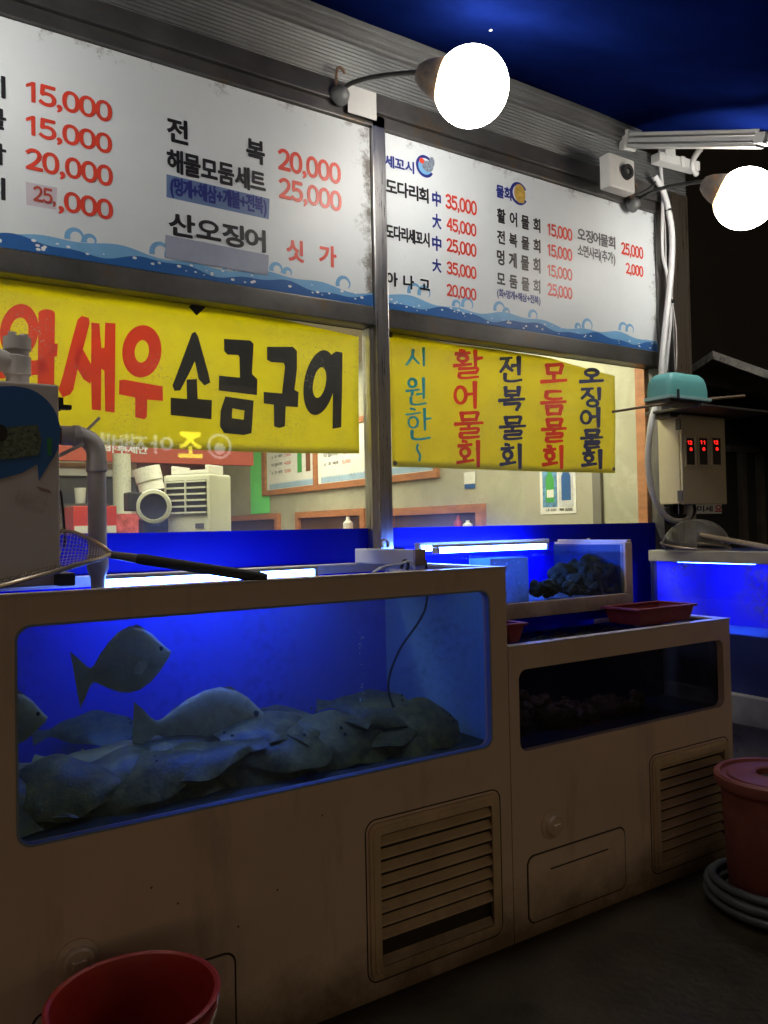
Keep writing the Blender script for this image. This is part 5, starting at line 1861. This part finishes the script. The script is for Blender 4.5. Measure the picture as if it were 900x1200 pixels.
MB().box(X4 + 0.021, X5 - 0.031, Y4 + 0.031, -0.051, Z4, Z4 + 0.06).build("inner_floor", M_tankfloor, tk3)
MB().box(X4 + 0.031, X5 - 0.046, Y4 + 0.012, Y4 + 0.02, Z4 + 0.064, H4 - 0.004).build("window_glass", M_glass_tank, tk3)
MB().box(X4 + 0.02, X5 - 0.02, -0.44, -0.045, 1.03, Z4 - 0.0005).build("plinth", M_tankblue, tk3)  # vivid blue here stands in for led glints along the water
wr = MB()
wr.box(P(655, 640, y=-0.06).x, X5, -0.075, -0.052, H4, H4 + 0.012)
wr.box(X5 - 0.03, X5, Y4 + 0.004, -0.076, H4 + 0.0005, H4 + 0.012)
wr.build("rim", M_cab_lip, tk3, bevel=0.002)
MB().add([(X4 + 0.022, Y4 + 0.022, 1.325), (X5 - 0.032, Y4 + 0.022, 1.325), (X5 - 0.032, -0.051, 1.325), (X4 + 0.022, -0.051, 1.325)], [(0, 1, 2, 3)]).build("water_surface", M_water, tk3)
dv = MB()
xa, xb = P(575, 670, y=-0.44).x, P(619, 670, y=-0.44).x
hol = []
for i in range(6):
    for j in range(4):
        hx, hz = xa + 0.02 + (xb - xa - 0.04) * i / 5, Z4 + 0.095 + 0.043 * j
        hol.append([(hx + 0.004 * math.cos(R(-q * 60)), hz + 0.005 * math.sin(R(-q * 60))) for q in range(6)])
dv.plate([rect(xa, xb, Z4 + 0.062, 1.318)] + hol, (0, -0.435, 0), XA, ZA, 0.006)
dv.build("perforated_divider", cloth("white_acrylic", (0.75, 0.8, 0.82), 0.6, bump=0), tk3)
dv2 = MB().box(xb - 0.006, xb, -0.434, -0.06, Z4 + 0.062, 1.318)
dv2.build("divider_side", M_tankwall, tk3)
sm = glass("dark_hole", (0.2, 0.25, 0.35))
protos = [lump(0.06, i + 30, amp=0.42).build("shellfish_clump", M_shell, smooth=True) for i in range(3)]
pos = [(576, 690, -0.36, .6), (592, 690, -0.35, .55), (583, 676, -0.3, .6), (629, 690, -0.42, .55), (645, 688, -0.4, .7), (640, 692, -0.44, .45), (675, 686, -0.36, .9), (690, 668, -0.3, 1.2), (705, 675, -0.38, 1.0), (718, 665, -0.32, 1.0), (715, 688, -0.42, .75),
       (695, 690, -0.43, .7), (668, 690, -0.42, .55), (722, 682, -0.4, .8), (683, 660, -0.2, 1.0), (720, 660, -0.25, .9), (700, 660, -0.25, .9), (722, 668, -0.33, .9), (712, 672, -0.42, .7), (690, 676, -0.4, .9), (660, 676, -0.25, 1.0)]
rnd = random.Random(4)
for i, (px, py, yy, s) in enumerate(pos):
    o = protos[i] if i < 3 else protos[i % 3].copy()
    if i >= 3:
        COL.objects.link(o)
    o.location = P(px + (18 if px < 600 else 0), py, y=yy)
    o.rotation_euler = (rnd.random() * 6, rnd.random() * 6, rnd.random() * 6)
    o.scale = (s, s, s)
    tag(o, "dark weedy shellfish clump inside the raised rear tank", "shellfish", "shellfish clumps in the raised tank")
led("led_bar", "blue white led bar at the back of the raised rear tank", 1.97, P(640, 641, y=-0.12).x, -0.12, 1.372)
led("led_bar", "blue white led bar just in front of the rear one in the raised tank", 1.96, P(640, 648, y=-0.26).x, -0.26, 1.366)
for px, py in ((690, 632), (452, 634)):
    c = P(px, py + 4, y=-0.06)
    hk = MB().tube([(c.x + 0.016 * math.cos(R(a_)), -0.06, c.z + 0.02 * math.sin(R(a_))) for a_ in range(-40, 230, 15)], 0.004, 8)
    tag(hk.build("hook", M_white_alu, smooth=True), "small white hook on the raised tank rim" if px > 600 else "small white hook by the foot of the mullion", "hook")
ob = thing("overflow_trough", "narrow white overflow trough across the back corner of the large tank", "trough", (1.72, -0.28, 1.30))
a, b = P(405, 650, y=-0.05), P(480, 650, y=-0.50)
tr = MB()
tr.box(1.69, 1.735, -0.49, -0.07, 1.309, 1.368)
tr.build("body", M_white_alu, ob, bevel=0.004)
MB().box(1.688, 1.737, -0.505, -0.491, 1.309, 1.370).build("end_plate", M_cab, ob, bevel=0.002)
path = [P(*q, y=-0.66) for q in ((436, 672), (450, 664), (468, 661), (480, 658), (487, 668))]
tag(MB().tube(smoothpts(path, 5), 0.004, 6).build("power_cord", M_conduit, smooth=True), "white power cord looped over the rim of the large tank", "cord")
path = [P(*q, y=-0.62) for q in ((470, 666), (474, 657), (478, 660), (477, 668))]
tag(MB().tube(smoothpts(path, 5), 0.006, 6).build("cord_clip", M_rubber, smooth=True), "black clip on the white power cord at the tank rim", "clip")

# ================================================================== TANK AT THE FAR RIGHT (turned at a right angle)
X6 = 3.53
tk4 = thing("fish_tank", "far right fish tank turned sideways with grimy blue lit glass", "fish tank", (4.0, -0.7, 0))
Y6 = -1.35
MB().box(X6 - 0.012, X6 + 0.03, Y6, -0.08, 1.245, 1.305).build("top_rail", mat("rail_grey", (0.42, 0.4, 0.34), rough=0.5, var=0.12, spots=0.66), tk4, bevel=0.005)
MB().box(X6 + 0.004, X6 + 0.012, Y6, -0.08, 0.90, 1.2445).build("window_glass", M_glass_tank4, tk4)
MB().box(X6, X6 + 0.03, Y6, -0.08, 0.62, 0.8995).build("navy_panel", M_navy_paint, tk4)
MB().box(X6 - 0.05, X6 + 0.03, Y6, -0.08, 0.48, 0.6195).build("plinth_ledge", M_kerbgrey, tk4, bevel=0.006)
MB().box(X6 + 0.01, X6 + 0.03, Y6, -0.08, 0.0, 0.4795).build("plinth", M_kerbgrey, tk4)
MB().box(X6 + 0.45, X6 + 0.47, Y6, -0.08, 0.0, 1.29).build("back_panel", M_tankblue, tk4)
MB().box(X6 + 0.031, X6 + 0.449, -0.10, -0.08, 0.0, 1.29).build("side_panel", M_tankblue, tk4)
MB().box(X6 + 0.031, X6 + 0.449, Y6, Y6 + 0.02, 0.0, 1.29).build("side_panel", M_tankblue, tk4)
MB().box(X6 + 0.031, X6 + 0.449, Y6 + 0.021, -0.101, 0.86, 0.88).build("inner_floor", M_tankwall, tk4)
t = thing("led_bar", "blue white led bar inside the sideways tank at the far right", "light", (X6 + 0.12, -0.5, 1.27), "led bars over the fish tanks")
MB().box(X6 + 0.1, X6 + 0.14, -0.62, -0.16, 1.257, 1.27).build("housing", M_white_alu, t)
MB().tube([(X6 + 0.12, -0.61, 1.2455), (X6 + 0.12, -0.17, 1.2455)], 0.011, 12).build("tube", M_led, t, smooth=True)
MB().box(X6 + 0.0305, X6 + 0.47, Y6, -0.08, 1.2905, 1.304).build("lid", M_navy_paint, tk4)  # board added to keep the led's blue light off the control box
# hand net lying on top
nt2 = thing("hand_net", "fine meshed hand net with a domed bag lying on the far right tank", "net", P(790, 640, y=-0.25))
cN = Vector((X6 + 0.13, -0.27, 1.325))
hoop = [cN + Vector((0.172 * math.cos(R(a_)), 0.172 * math.sin(R(a_)), 0.02 * math.sin(R(a_)))) for a_ in range(0, 360, 10)]
MB().tube(hoop, 0.006, 8, closed=True).build("hoop", M_wire, nt2, smooth=True)
dome = MB()
rows = 8
for i in range(rows + 1):
    th = R(90 * i / rows)
    for j in range(36):
        an = R(j * 10)
        dome.v.append(cN + Vector((0.168 * math.cos(th) * math.cos(an), 0.168 * math.cos(th) * math.sin(an), 0.14 * math.sin(th) + 0.008 * math.sin(an * 5) * math.cos(th))))
for i in range(rows):
    for j in range(36):
        dome.f.append((i * 36 + j, i * 36 + (j + 1) % 36, (i + 1) * 36 + (j + 1) % 36, (i + 1) * 36 + j))
dome.build("bag", M_netfilm, nt2, smooth=True)
h0 = P(822, 627, y=-0.38)
h1 = P(905, 643, y=-1.0)
h2 = h0 + (h1 - h0) * 1.25
MB().tube([cN + Vector((0.0, -0.165, 0.02)), h0, h2], [0.009, 0.013, 0.014], 10).build("handle", M_wood, nt2, smooth=True)

# ================================================================== THINGS ON THE LARGE TANK, LEFT
chx1 = P(70, 560, y=-0.54).x
chz1 = P(70, 451, y=-0.54).z
ch = thing("chiller_unit", "grey white water chiller cabinet with a big round blue emblem on the tank", "chiller", (0.1, -0.4, 1.31))
MB().box(-0.25, chx1, -0.54, -0.2, 1.3095, chz1).build("cabinet", M_chiller, ch, bevel=0.006)
M_logo_txt = mat("foil_patch", (0.1, 0.13, 0.08), rough=0.3, var=0.9, scale=90)


def zl(p):
    return (p[0] / 3.527, 380 + p[1] / 3.527)


em = MB()
pts = []
cxz, czz, rr = 55, 450, 195
outer = [(cxz + rr * 1.0 * math.cos(R(a_)), czz - rr * math.sin(R(a_)) * 1.0) for a_ in range(80, -46, -7)]
outer = [(-260, 262), (60, 255)] + outer[1:] + [(160, 648), (155, 578), (90, 615), (0, 640), (-120, 620), (-260, 560)]
em.add([P(*zl(p), y=-0.5412) for p in outer], [tuple(range(len(outer)))])
em.build("emblem", M_logo_blue, ch)
em = MB()
em.add([P(*zl(p), y=-0.5424) for p in ((45, 425), (155, 415), (172, 480), (160, 540), (40, 556), (-60, 560), (-60, 440))], [tuple(range(7))])
em.build("emblem_foil", M_logo_txt, ch)
em = MB()
em.add([P(*zl((2 + 30 * math.cos(R(a_)), 450 + 36 * math.sin(R(a_)))), y=-0.5434) for a_ in range(0, 360, 20)], [tuple(range(18))])
em.build("emblem_eye", M_seam, ch)
em = MB()
em.add([P(*zl(p), y=-0.5436) for p in ((194, 472), (215, 468), (214, 545), (196, 540))], [(0, 1, 2, 3)])
em.build("emblem_mark", mat("foil_green", (0.02, 0.22, 0.06), rough=0.4), ch)
k = MB()
vs, fs = layout("바다", 0.015)
o_ = P(*zl((52, 745)), y=-0.5412)
ux_ = P(*zl((185, 790)), y=-0.5412) - o_
uz_ = Vector((-ux_.z, 0, ux_.x)).normalized() * 0.05
k.add([o_ + ux_ * u + uz_ * w for u, w in vs], fs)
k.build("lettering", mat("faded_print", (0.5, 0.455, 0.425), rough=0.5), ch)
em = MB()
em.add([P(*zl(p), y=-0.5412) for p in ((148, 668), (205, 685), (215, 700), (170, 690))], [(0, 1, 2, 3)])
em.build("faded_mark", mat("faded_red", (0.3, 0.18, 0.17), rough=0.5), ch)
c = P(76, 475, y=-0.4)
cl = MB()
cl.box(chx1 + 0.0005, chx1 + 0.03, -0.45, -0.4, c.z - 0.018, c.z + 0.015)
cl.box(chx1 + 0.0305, chx1 + 0.055, -0.44, -0.41, c.z - 0.016, c.z - 0.004)
cl.build("latch", M_rubber, ch)
# pipe on top of the chiller
pv = thing("water_pipe", "grey pvc tee pipe rising from the top of the chiller", "pipe", P(20, 448, y=-0.42))
c0 = P(20.5, 446, y=-0.42)
c1 = P(19.5, 396, y=-0.42)
rr = 0.031
zb4 = chz1 + 0.0005
cyl = MB()
cyl.lathe([(rr, 0), (rr, (c1.z - zb4) * 0.25), (rr * 1.17, (c1.z - zb4) * 0.27), (rr * 1.17, (c1.z - zb4) * 0.62), (rr * 1.02, (c1.z - zb4) * 0.64), (rr * 1.02, (c1.z - zb4) * 0.74), (rr * 1.2, (c1.z - zb4) * 0.76), (rr * 1.2, c1.z - zb4), (0.001, c1.z - zb4)], (c0.x, c0.y, zb4), n=28)
cyl.build("riser", M_pvc, pv, smooth=True)
q = P(0, 425, y=-0.42)
zt2 = zb4 + (c1.z - zb4) * 0.5
MB().tube([(c0.x - 0.02, c0.y, zt2 - 0.0), (c0.x - 0.12, c0.y, zt2 + 0.02), (c0.x - 0.4, c0.y, zt2 + 0.03)], rr * 1.02, 20).build("branch", M_pvc, pv, smooth=True)
MB().lathe([(0.008, 0), (0.012, 0.004), (0.012, 0.012), (0.001, 0.014)], (c0.x - 0.015, c0.y - 0.015, c1.z), n=10).build("bolt", M_pvc, pv)
MB().lathe([(0.008, 0), (0.012, 0.004), (0.012, 0.012), (0.001, 0.014)], (c0.x + 0.018, c0.y + 0.0, c1.z), n=10).build("bolt", M_pvc, pv)
# drain pipe from chiller to tank
YP = -0.40
dp = thing("drain_pipe", "thick grey pvc elbow pipe dropping from the chiller into the large tank", "pipe", P(114, 685, y=YP))
e0 = P(113, 530, y=YP)
e1 = P(113, 640, y=YP)
e2 = P(113, 686, y=YP)
R1 = (P(124.5, 580, y=YP).x - P(101.5, 580, y=YP).x) / 2 * 0.96
ztop_e = P(113, 512, y=YP).z
el = [(chx1 + 0.03, YP, ztop_e), (e0.x - 0.075, YP, ztop_e)] + [(e0.x - 0.055 + 0.055 * math.sin(R(a_)), YP, ztop_e - 0.055 + 0.055 * math.cos(R(a_))) for a_ in range(0, 91, 12)] + [(e0.x, YP, ztop_e - 0.075)]
MB().tube(el, R1 * 1.06, 24).build("elbow", M_pvc, dp, smooth=True)
MB().lathe([(R1 * 1.12, 0), (R1 * 1.12, -0.035), (R1 * 0.98, -0.037), (R1 * 0.98, e1.z - e0.z), (R1 * 1.14, e1.z - e0.z - 0.002), (R1 * 1.14, e1.z - e0.z - 0.045), (R1 * 0.8, e1.z - e0.z - 0.07), (R1 * 0.74, e2.z - e0.z + 0.02), (R1 * 0.74, e2.z - e0.z - 0.03), (R1 * 0.6, e2.z - e0.z - 0.03)], (e0.x, YP, ztop_e - 0.07), n=30).build("downpipe", M_pvc, dp, smooth=True)
MB().lathe([(R1 * 0.85, -0.03), (R1 * 0.85, 0.02), (R1 * 1.0, 0.022), (R1 * 1.0, 0.05), (R1 * 0.8, 0.052)], (chx1 + 0.03, YP, ztop_e), (1, 0, 0), 20).build("coupling", mat("orange_brown_plastic", (0.22, 0.11, 0.05), rough=0.5, var=0.3), dp, smooth=True)
cl = MB()
cq = Vector((chx1 + 0.075, YP, ztop_e))
cl.lathe([(R1 * 1.08, -0.012), (R1 * 1.16, -0.01), (R1 * 1.16, 0.01), (R1 * 1.08, 0.012)], cq, (1, 0, 0), 22)
cl.obox(cq + Vector((0.03, -R1 * 0.6, 0.02)), (0.07, 0, 0.075), (0, 0.004, 0), (-0.006, 0, 0.006))
cl.obox(cq + Vector((-0.03, -R1 * 1.0, -0.05)), (0.09, 0, 0.05), (0, 0.004, 0), (-0.006, 0, 0.009))
cl.build("strap", M_pvc, dp)
MB().tube(smoothpts([P(71, 575, y=-0.35), P(74, 600, y=-0.35), P(76, 630, y=-0.36), P(75, 640, y=-0.37)], 5), 0.0035, 6).build("sensor_wire", M_rubber, dp)

# landing net lying across the tank rim
hn = thing("landing_net", "wire landing net with black rubber handle lying across the large tank rim", "net", P(135, 650, y=-0.6))
YN = -0.62
up_arc = [(131, 649), (122, 642), (107, 632), (88, 624), (66, 621), (42, 627), (18, 640), (-5, 655), (-35, 672), (-60, 684)]
lo_arc = [(-60, 684), (-45, 694), (-20, 693), (5, 686), (28, 680), (60, 671), (92, 661), (116, 655), (131, 651)]
ring3 = []
for i, q in enumerate(up_arc):
    ring3.append(P(*q, y=YN + 0.22 * math.sin(math.pi * i / 9)))
for i, q in enumerate(lo_arc[1:-1]):
    ring3.append(P(*q, y=YN - 0.1 * math.sin(math.pi * (i + 1) / 8)))
MB().tube(ring3, 0.0062, 8, closed=True).build("hoop", M_wire, hn, smooth=True)
n = 46
upc, loc_ = smoothpts(ring3[:10], 6), smoothpts([ring3[0]] + ring3[10:][::-1] + [ring3[9]], 6)


def samp(pl, t):
    q = t * (len(pl) - 1)
    i = min(int(q), len(pl) - 2)
    return pl[i].lerp(pl[i + 1], q - i)


grid = MB()
m = 20
for j in range(m + 1):
    for i in range(n + 1):
        t = 0.02 + 0.96 * i / n
        a_, b_ = samp(upc, t), samp(loc_, t)
        s = j / m
        p = a_.lerp(b_, s)
        p = p + Vector((0, 0.0, -0.05 * math.sin(math.pi * s) * math.sin(math.pi * t)))
        grid.v.append(p)
for j in range(m):
    for i in range(n):
        grid.f.append((j * (n + 1) + i, j * (n + 1) + i + 1, (j + 1) * (n + 1) + i + 1, (j + 1) * (n + 1) + i))
go = grid.build("mesh_bag", M_wire, hn)
wm = go.modifiers.new("wires", 'WIREFRAME')
wm.thickness = 0.0032
wm.use_even_offset = False
h0, h1 = P(130, 650, y=-0.62), P(313, 677.5, y=-0.775)
hm = h0.lerp(h1, 0.16)
MB().tube([h0 - (h1 - h0) * 0.02, hm], [0.010, 0.013], 12).build("ferrule", M_dark_steel, hn, smooth=True)
MB().tube([hm, h0.lerp(h1, 0.2), h0.lerp(h1, 0.97), h1], [0.0135, 0.0155, 0.0155, 0.012], 14).build("handle", M_rubber, hn, smooth=True)
gr = MB().box(P(60, 685, y=-0.5).x, P(80, 685, y=-0.5).x, -0.6, -0.3, 1.3095, 1.345)
tag(gr.build("rubber_block", M_rubber, bevel=0.006), "black rubber block on the tank rim beneath the landing net", "block")

# ================================================================== BUCKETS, HOSE
def bucket(label, ctr, rt, rb_, h, material, ribs=True):
    t = thing("bucket", label, "bucket", ctr)
    w = 0.006
    prof = [(0.001, 0), (rb_, 0), (rb_ + 0.004, 0.006), (rt - 0.012, h - 0.045), (rt, h - 0.043), (rt + 0.002, h - 0.03), (rt - 0.004, h - 0.028), (rt + 0.004, h - 0.006), (rt + 0.008, h), (rt + 0.002, h + 0.003), (rt - 0.006, h - 0.001), (rt - 0.012, h - 0.02), (rb_ - w, w), (0.001, w)]
    MB().lathe(prof, ctr, n=56).build("shell", material, t, smooth=True)
    return t


bc = P(157, 1166, z=0.42)
bc = Vector((P(157, 1166, z=0.42).x, min(P(157, 1166, z=0.42).y, TY - 0.215), 0.0))
bu = bucket("bright red plastic bucket standing empty before the large tank", bc, 0.182, 0.13, 0.42, M_bucket)
hd = MB().tube(smoothpts([bc + Vector((0.184 * math.cos(R(a_)), 0.184 * math.sin(R(a_)), 0.40 - 0.05 * math.sin(R(a_ - 180)) ** 2)) for a_ in range(180, 361, 15)], 2), 0.003, 6)
hd.build("handle", M_wire, bu, smooth=True)

b2c = P(908, 905, z=0.5)
b2c.z = 0.0
pb = thing("bucket", "old dull red lidded bucket with a hole in its lid inside the hose coil", "bucket", b2c)
rt = 0.205
MB().lathe([(0.001, 0.006), (0.165, 0.006), (0.17, 0.012), (0.19, 0.44), (0.204, 0.446), (0.208, 0.46), (0.19, 0.47), (0.001, 0.46)], b2c, n=56).build("shell", M_bucket_old, pb, smooth=True)
MB().lathe([(0.21, 0.452), (0.216, 0.47), (0.215, 0.49), (0.205, 0.498), (0.192, 0.496), (0.188, 0.484), (0.17, 0.482), (0.165, 0.492), (0.085, 0.494), (0.075, 0.500), (0.066, 0.496), (0.062, 0.475), (0.001, 0.474)], b2c, n=56).build("lid", M_bucket_old, pb, smooth=True)
MB().lathe([(0.001, 0.4755), (0.060, 0.4755)], b2c, n=30).build("lid_hole", M_seam, pb)
ho = []
rnd = random.Random(9)
for lay in range(5):
    z = 0.02 + (lay % 3) * 0.034 + (0.006 if lay > 2 else 0)
    rr = 0.205 + (0.034 if lay > 2 else 0) + rnd.uniform(-0.01, 0.012)
    ox, oy = rnd.uniform(-0.012, 0.012), rnd.uniform(-0.012, 0.012)
    for a_ in range(0, 360, 12):
        wob = 0.008 * math.sin(R(a_ * 3 + lay * 50))
        f = a_ / 360
        ho.append(b2c + Vector((ox + (rr + wob) * math.cos(R(a_)), oy + (rr + wob) * math.sin(R(a_)), z + f * 0.02)))
tag(MB().tube(ho, 0.016, 10).build("hose", M_hose, smooth=True), "coil of grey rubber hose on the ground around the lidded bucket", "hose")

# ================================================================== NEIGHBOUR BUILDING AND STREET
nb = thing("neighbour_building", "dark neighbouring building with a pale concrete eave beyond the corner post", "building", (6, 2, 0))
MB().box(4.3, 14, 1.6, 8, 0, 6).build("wall", M_dark_wall, nb)
A, Bq, Cq = P(806, 413, y=1.25), P(835, 411, y=0.75), P(905, 436, y=0.35)
th = 0.062
ev = MB()
far1, far2 = Vector((4.9, 1.59, Bq.z)), Vector((9.5, 1.59, Bq.z - 0.2))
A2 = Vector((A.x, A.y, Bq.z + 0.0))
Cx = Bq + (Cq - Bq) * 3.5
top_ = [A2, Bq, Cx, far2 + Vector((3, 0, 0)), Vector((A2.x + 0.2, 1.59, Bq.z))]
ev.add([p for p in top_] + [p - Vector((0, 0, th)) for p in top_], [(0, 1, 2, 3, 4), (9, 8, 7, 6, 5)] + [(i, (i + 1) % 5, 5 + (i + 1) % 5, 5 + i) for i in range(5)])
ev.build("eave_slab", M_conc, nb)
dr = MB()
for px in (868, 889):
    c = P(px, 560, y=1.59)
    dr.box(c.x - 0.04, c.x + 0.04, 1.55, 1.599, 0.0, 2.1)
dr.box(P(852, 560, y=1.59).x, P(905, 560, y=1.59).x, 1.55, 1.599, 2.101, 2.16)
dr.build("door_frame", mat("dim_brown_trim", (0.1, 0.085, 0.07), rough=0.7, var=0.3), nb)
nts = thing("paper_notice", "white paper notice with red lettering on the dark neighbouring wall", "notice", P(832, 596, y=1.59))
a, b = P(813, 596, y=1.58), P(847, 596, y=1.58)
MB().box(a.x, b.x, 1.592, 1.598, P(830, 602, y=1.58).z, P(830, 588, y=1.58).z).build("sheet", M_paper, nts)
k = MB()
T(k, "미세", 817, 600, 835, 599.5, 593, plane={'y': 1.592}, bold=0.018)
k.build("lettering", M_black, nts)
k = MB()
T(k, "요", 837.5, 600, 846, 599.5, 592, plane={'y': 1.592}, bold=0.02)
k.build("lettering", M_red, nts)

# lit sign of the shop across the street: it is seen mirrored in the left pane
ss = thing("street_sign", "lit shop sign across the street with yellow and white letters mirrored in the left pane", "sign", (2, -8, 2.5))
VY = 8.0


def sign_text(mb, s, px0, px1, pyb, pyt):
    a_, b_, t_ = P(px1, pyb, y=VY), P(px0, pyb, y=VY), P(px1, pyt, y=VY)
    vs_, fs_ = layout(s, 0.02)
    mb.add([Vector((a_.x + (b_.x - a_.x) * u, -VY + 0.012, a_.z + (t_.z - a_.z) * w)) for u, w in vs_], fs_)


a, b = P(100, 540, y=VY), P(285, 540, y=VY)
MB().box(a.x, b.x, -VY - 0.1, -VY, P(200, 550, y=VY).z, P(200, 498, y=VY).z).build("panel", M_dark_wall, ss)
MB().box(a.x + 0.2, a.x + 0.3, -VY - 0.1, -VY - 0.002, 0, P(200, 550, y=VY).z - 0.001).build("post", M_dark_steel, ss)
MB().box(b.x - 0.3, b.x - 0.2, -VY - 0.1, -VY - 0.002, 0, P(200, 550, y=VY).z - 0.001).build("post", M_dark_steel, ss)
k = MB()
sign_text(k, "조", 209, 237, 537, 507)
k.build("lettering", M_neon_y, ss)
k = MB()
sign_text(k, "아재배", 118, 203, 533, 511)
k.build("lettering", M_neon_w, ss)
k = MB()
c = P(257, 523, y=VY)
r = P(271, 523, y=VY).x - c.x
k.lathe([(r * 0.8, 0.012), (r, 0.012)], (c.x, -VY, c.z), (0, 1, 0), 30)
k.lathe([(0.001, 0.012), (r * 0.45, 0.012)], (c.x, -VY, c.z - r * 0.2), (0, 1, 0), 20)
k.build("round_logo", M_neon_w, ss)
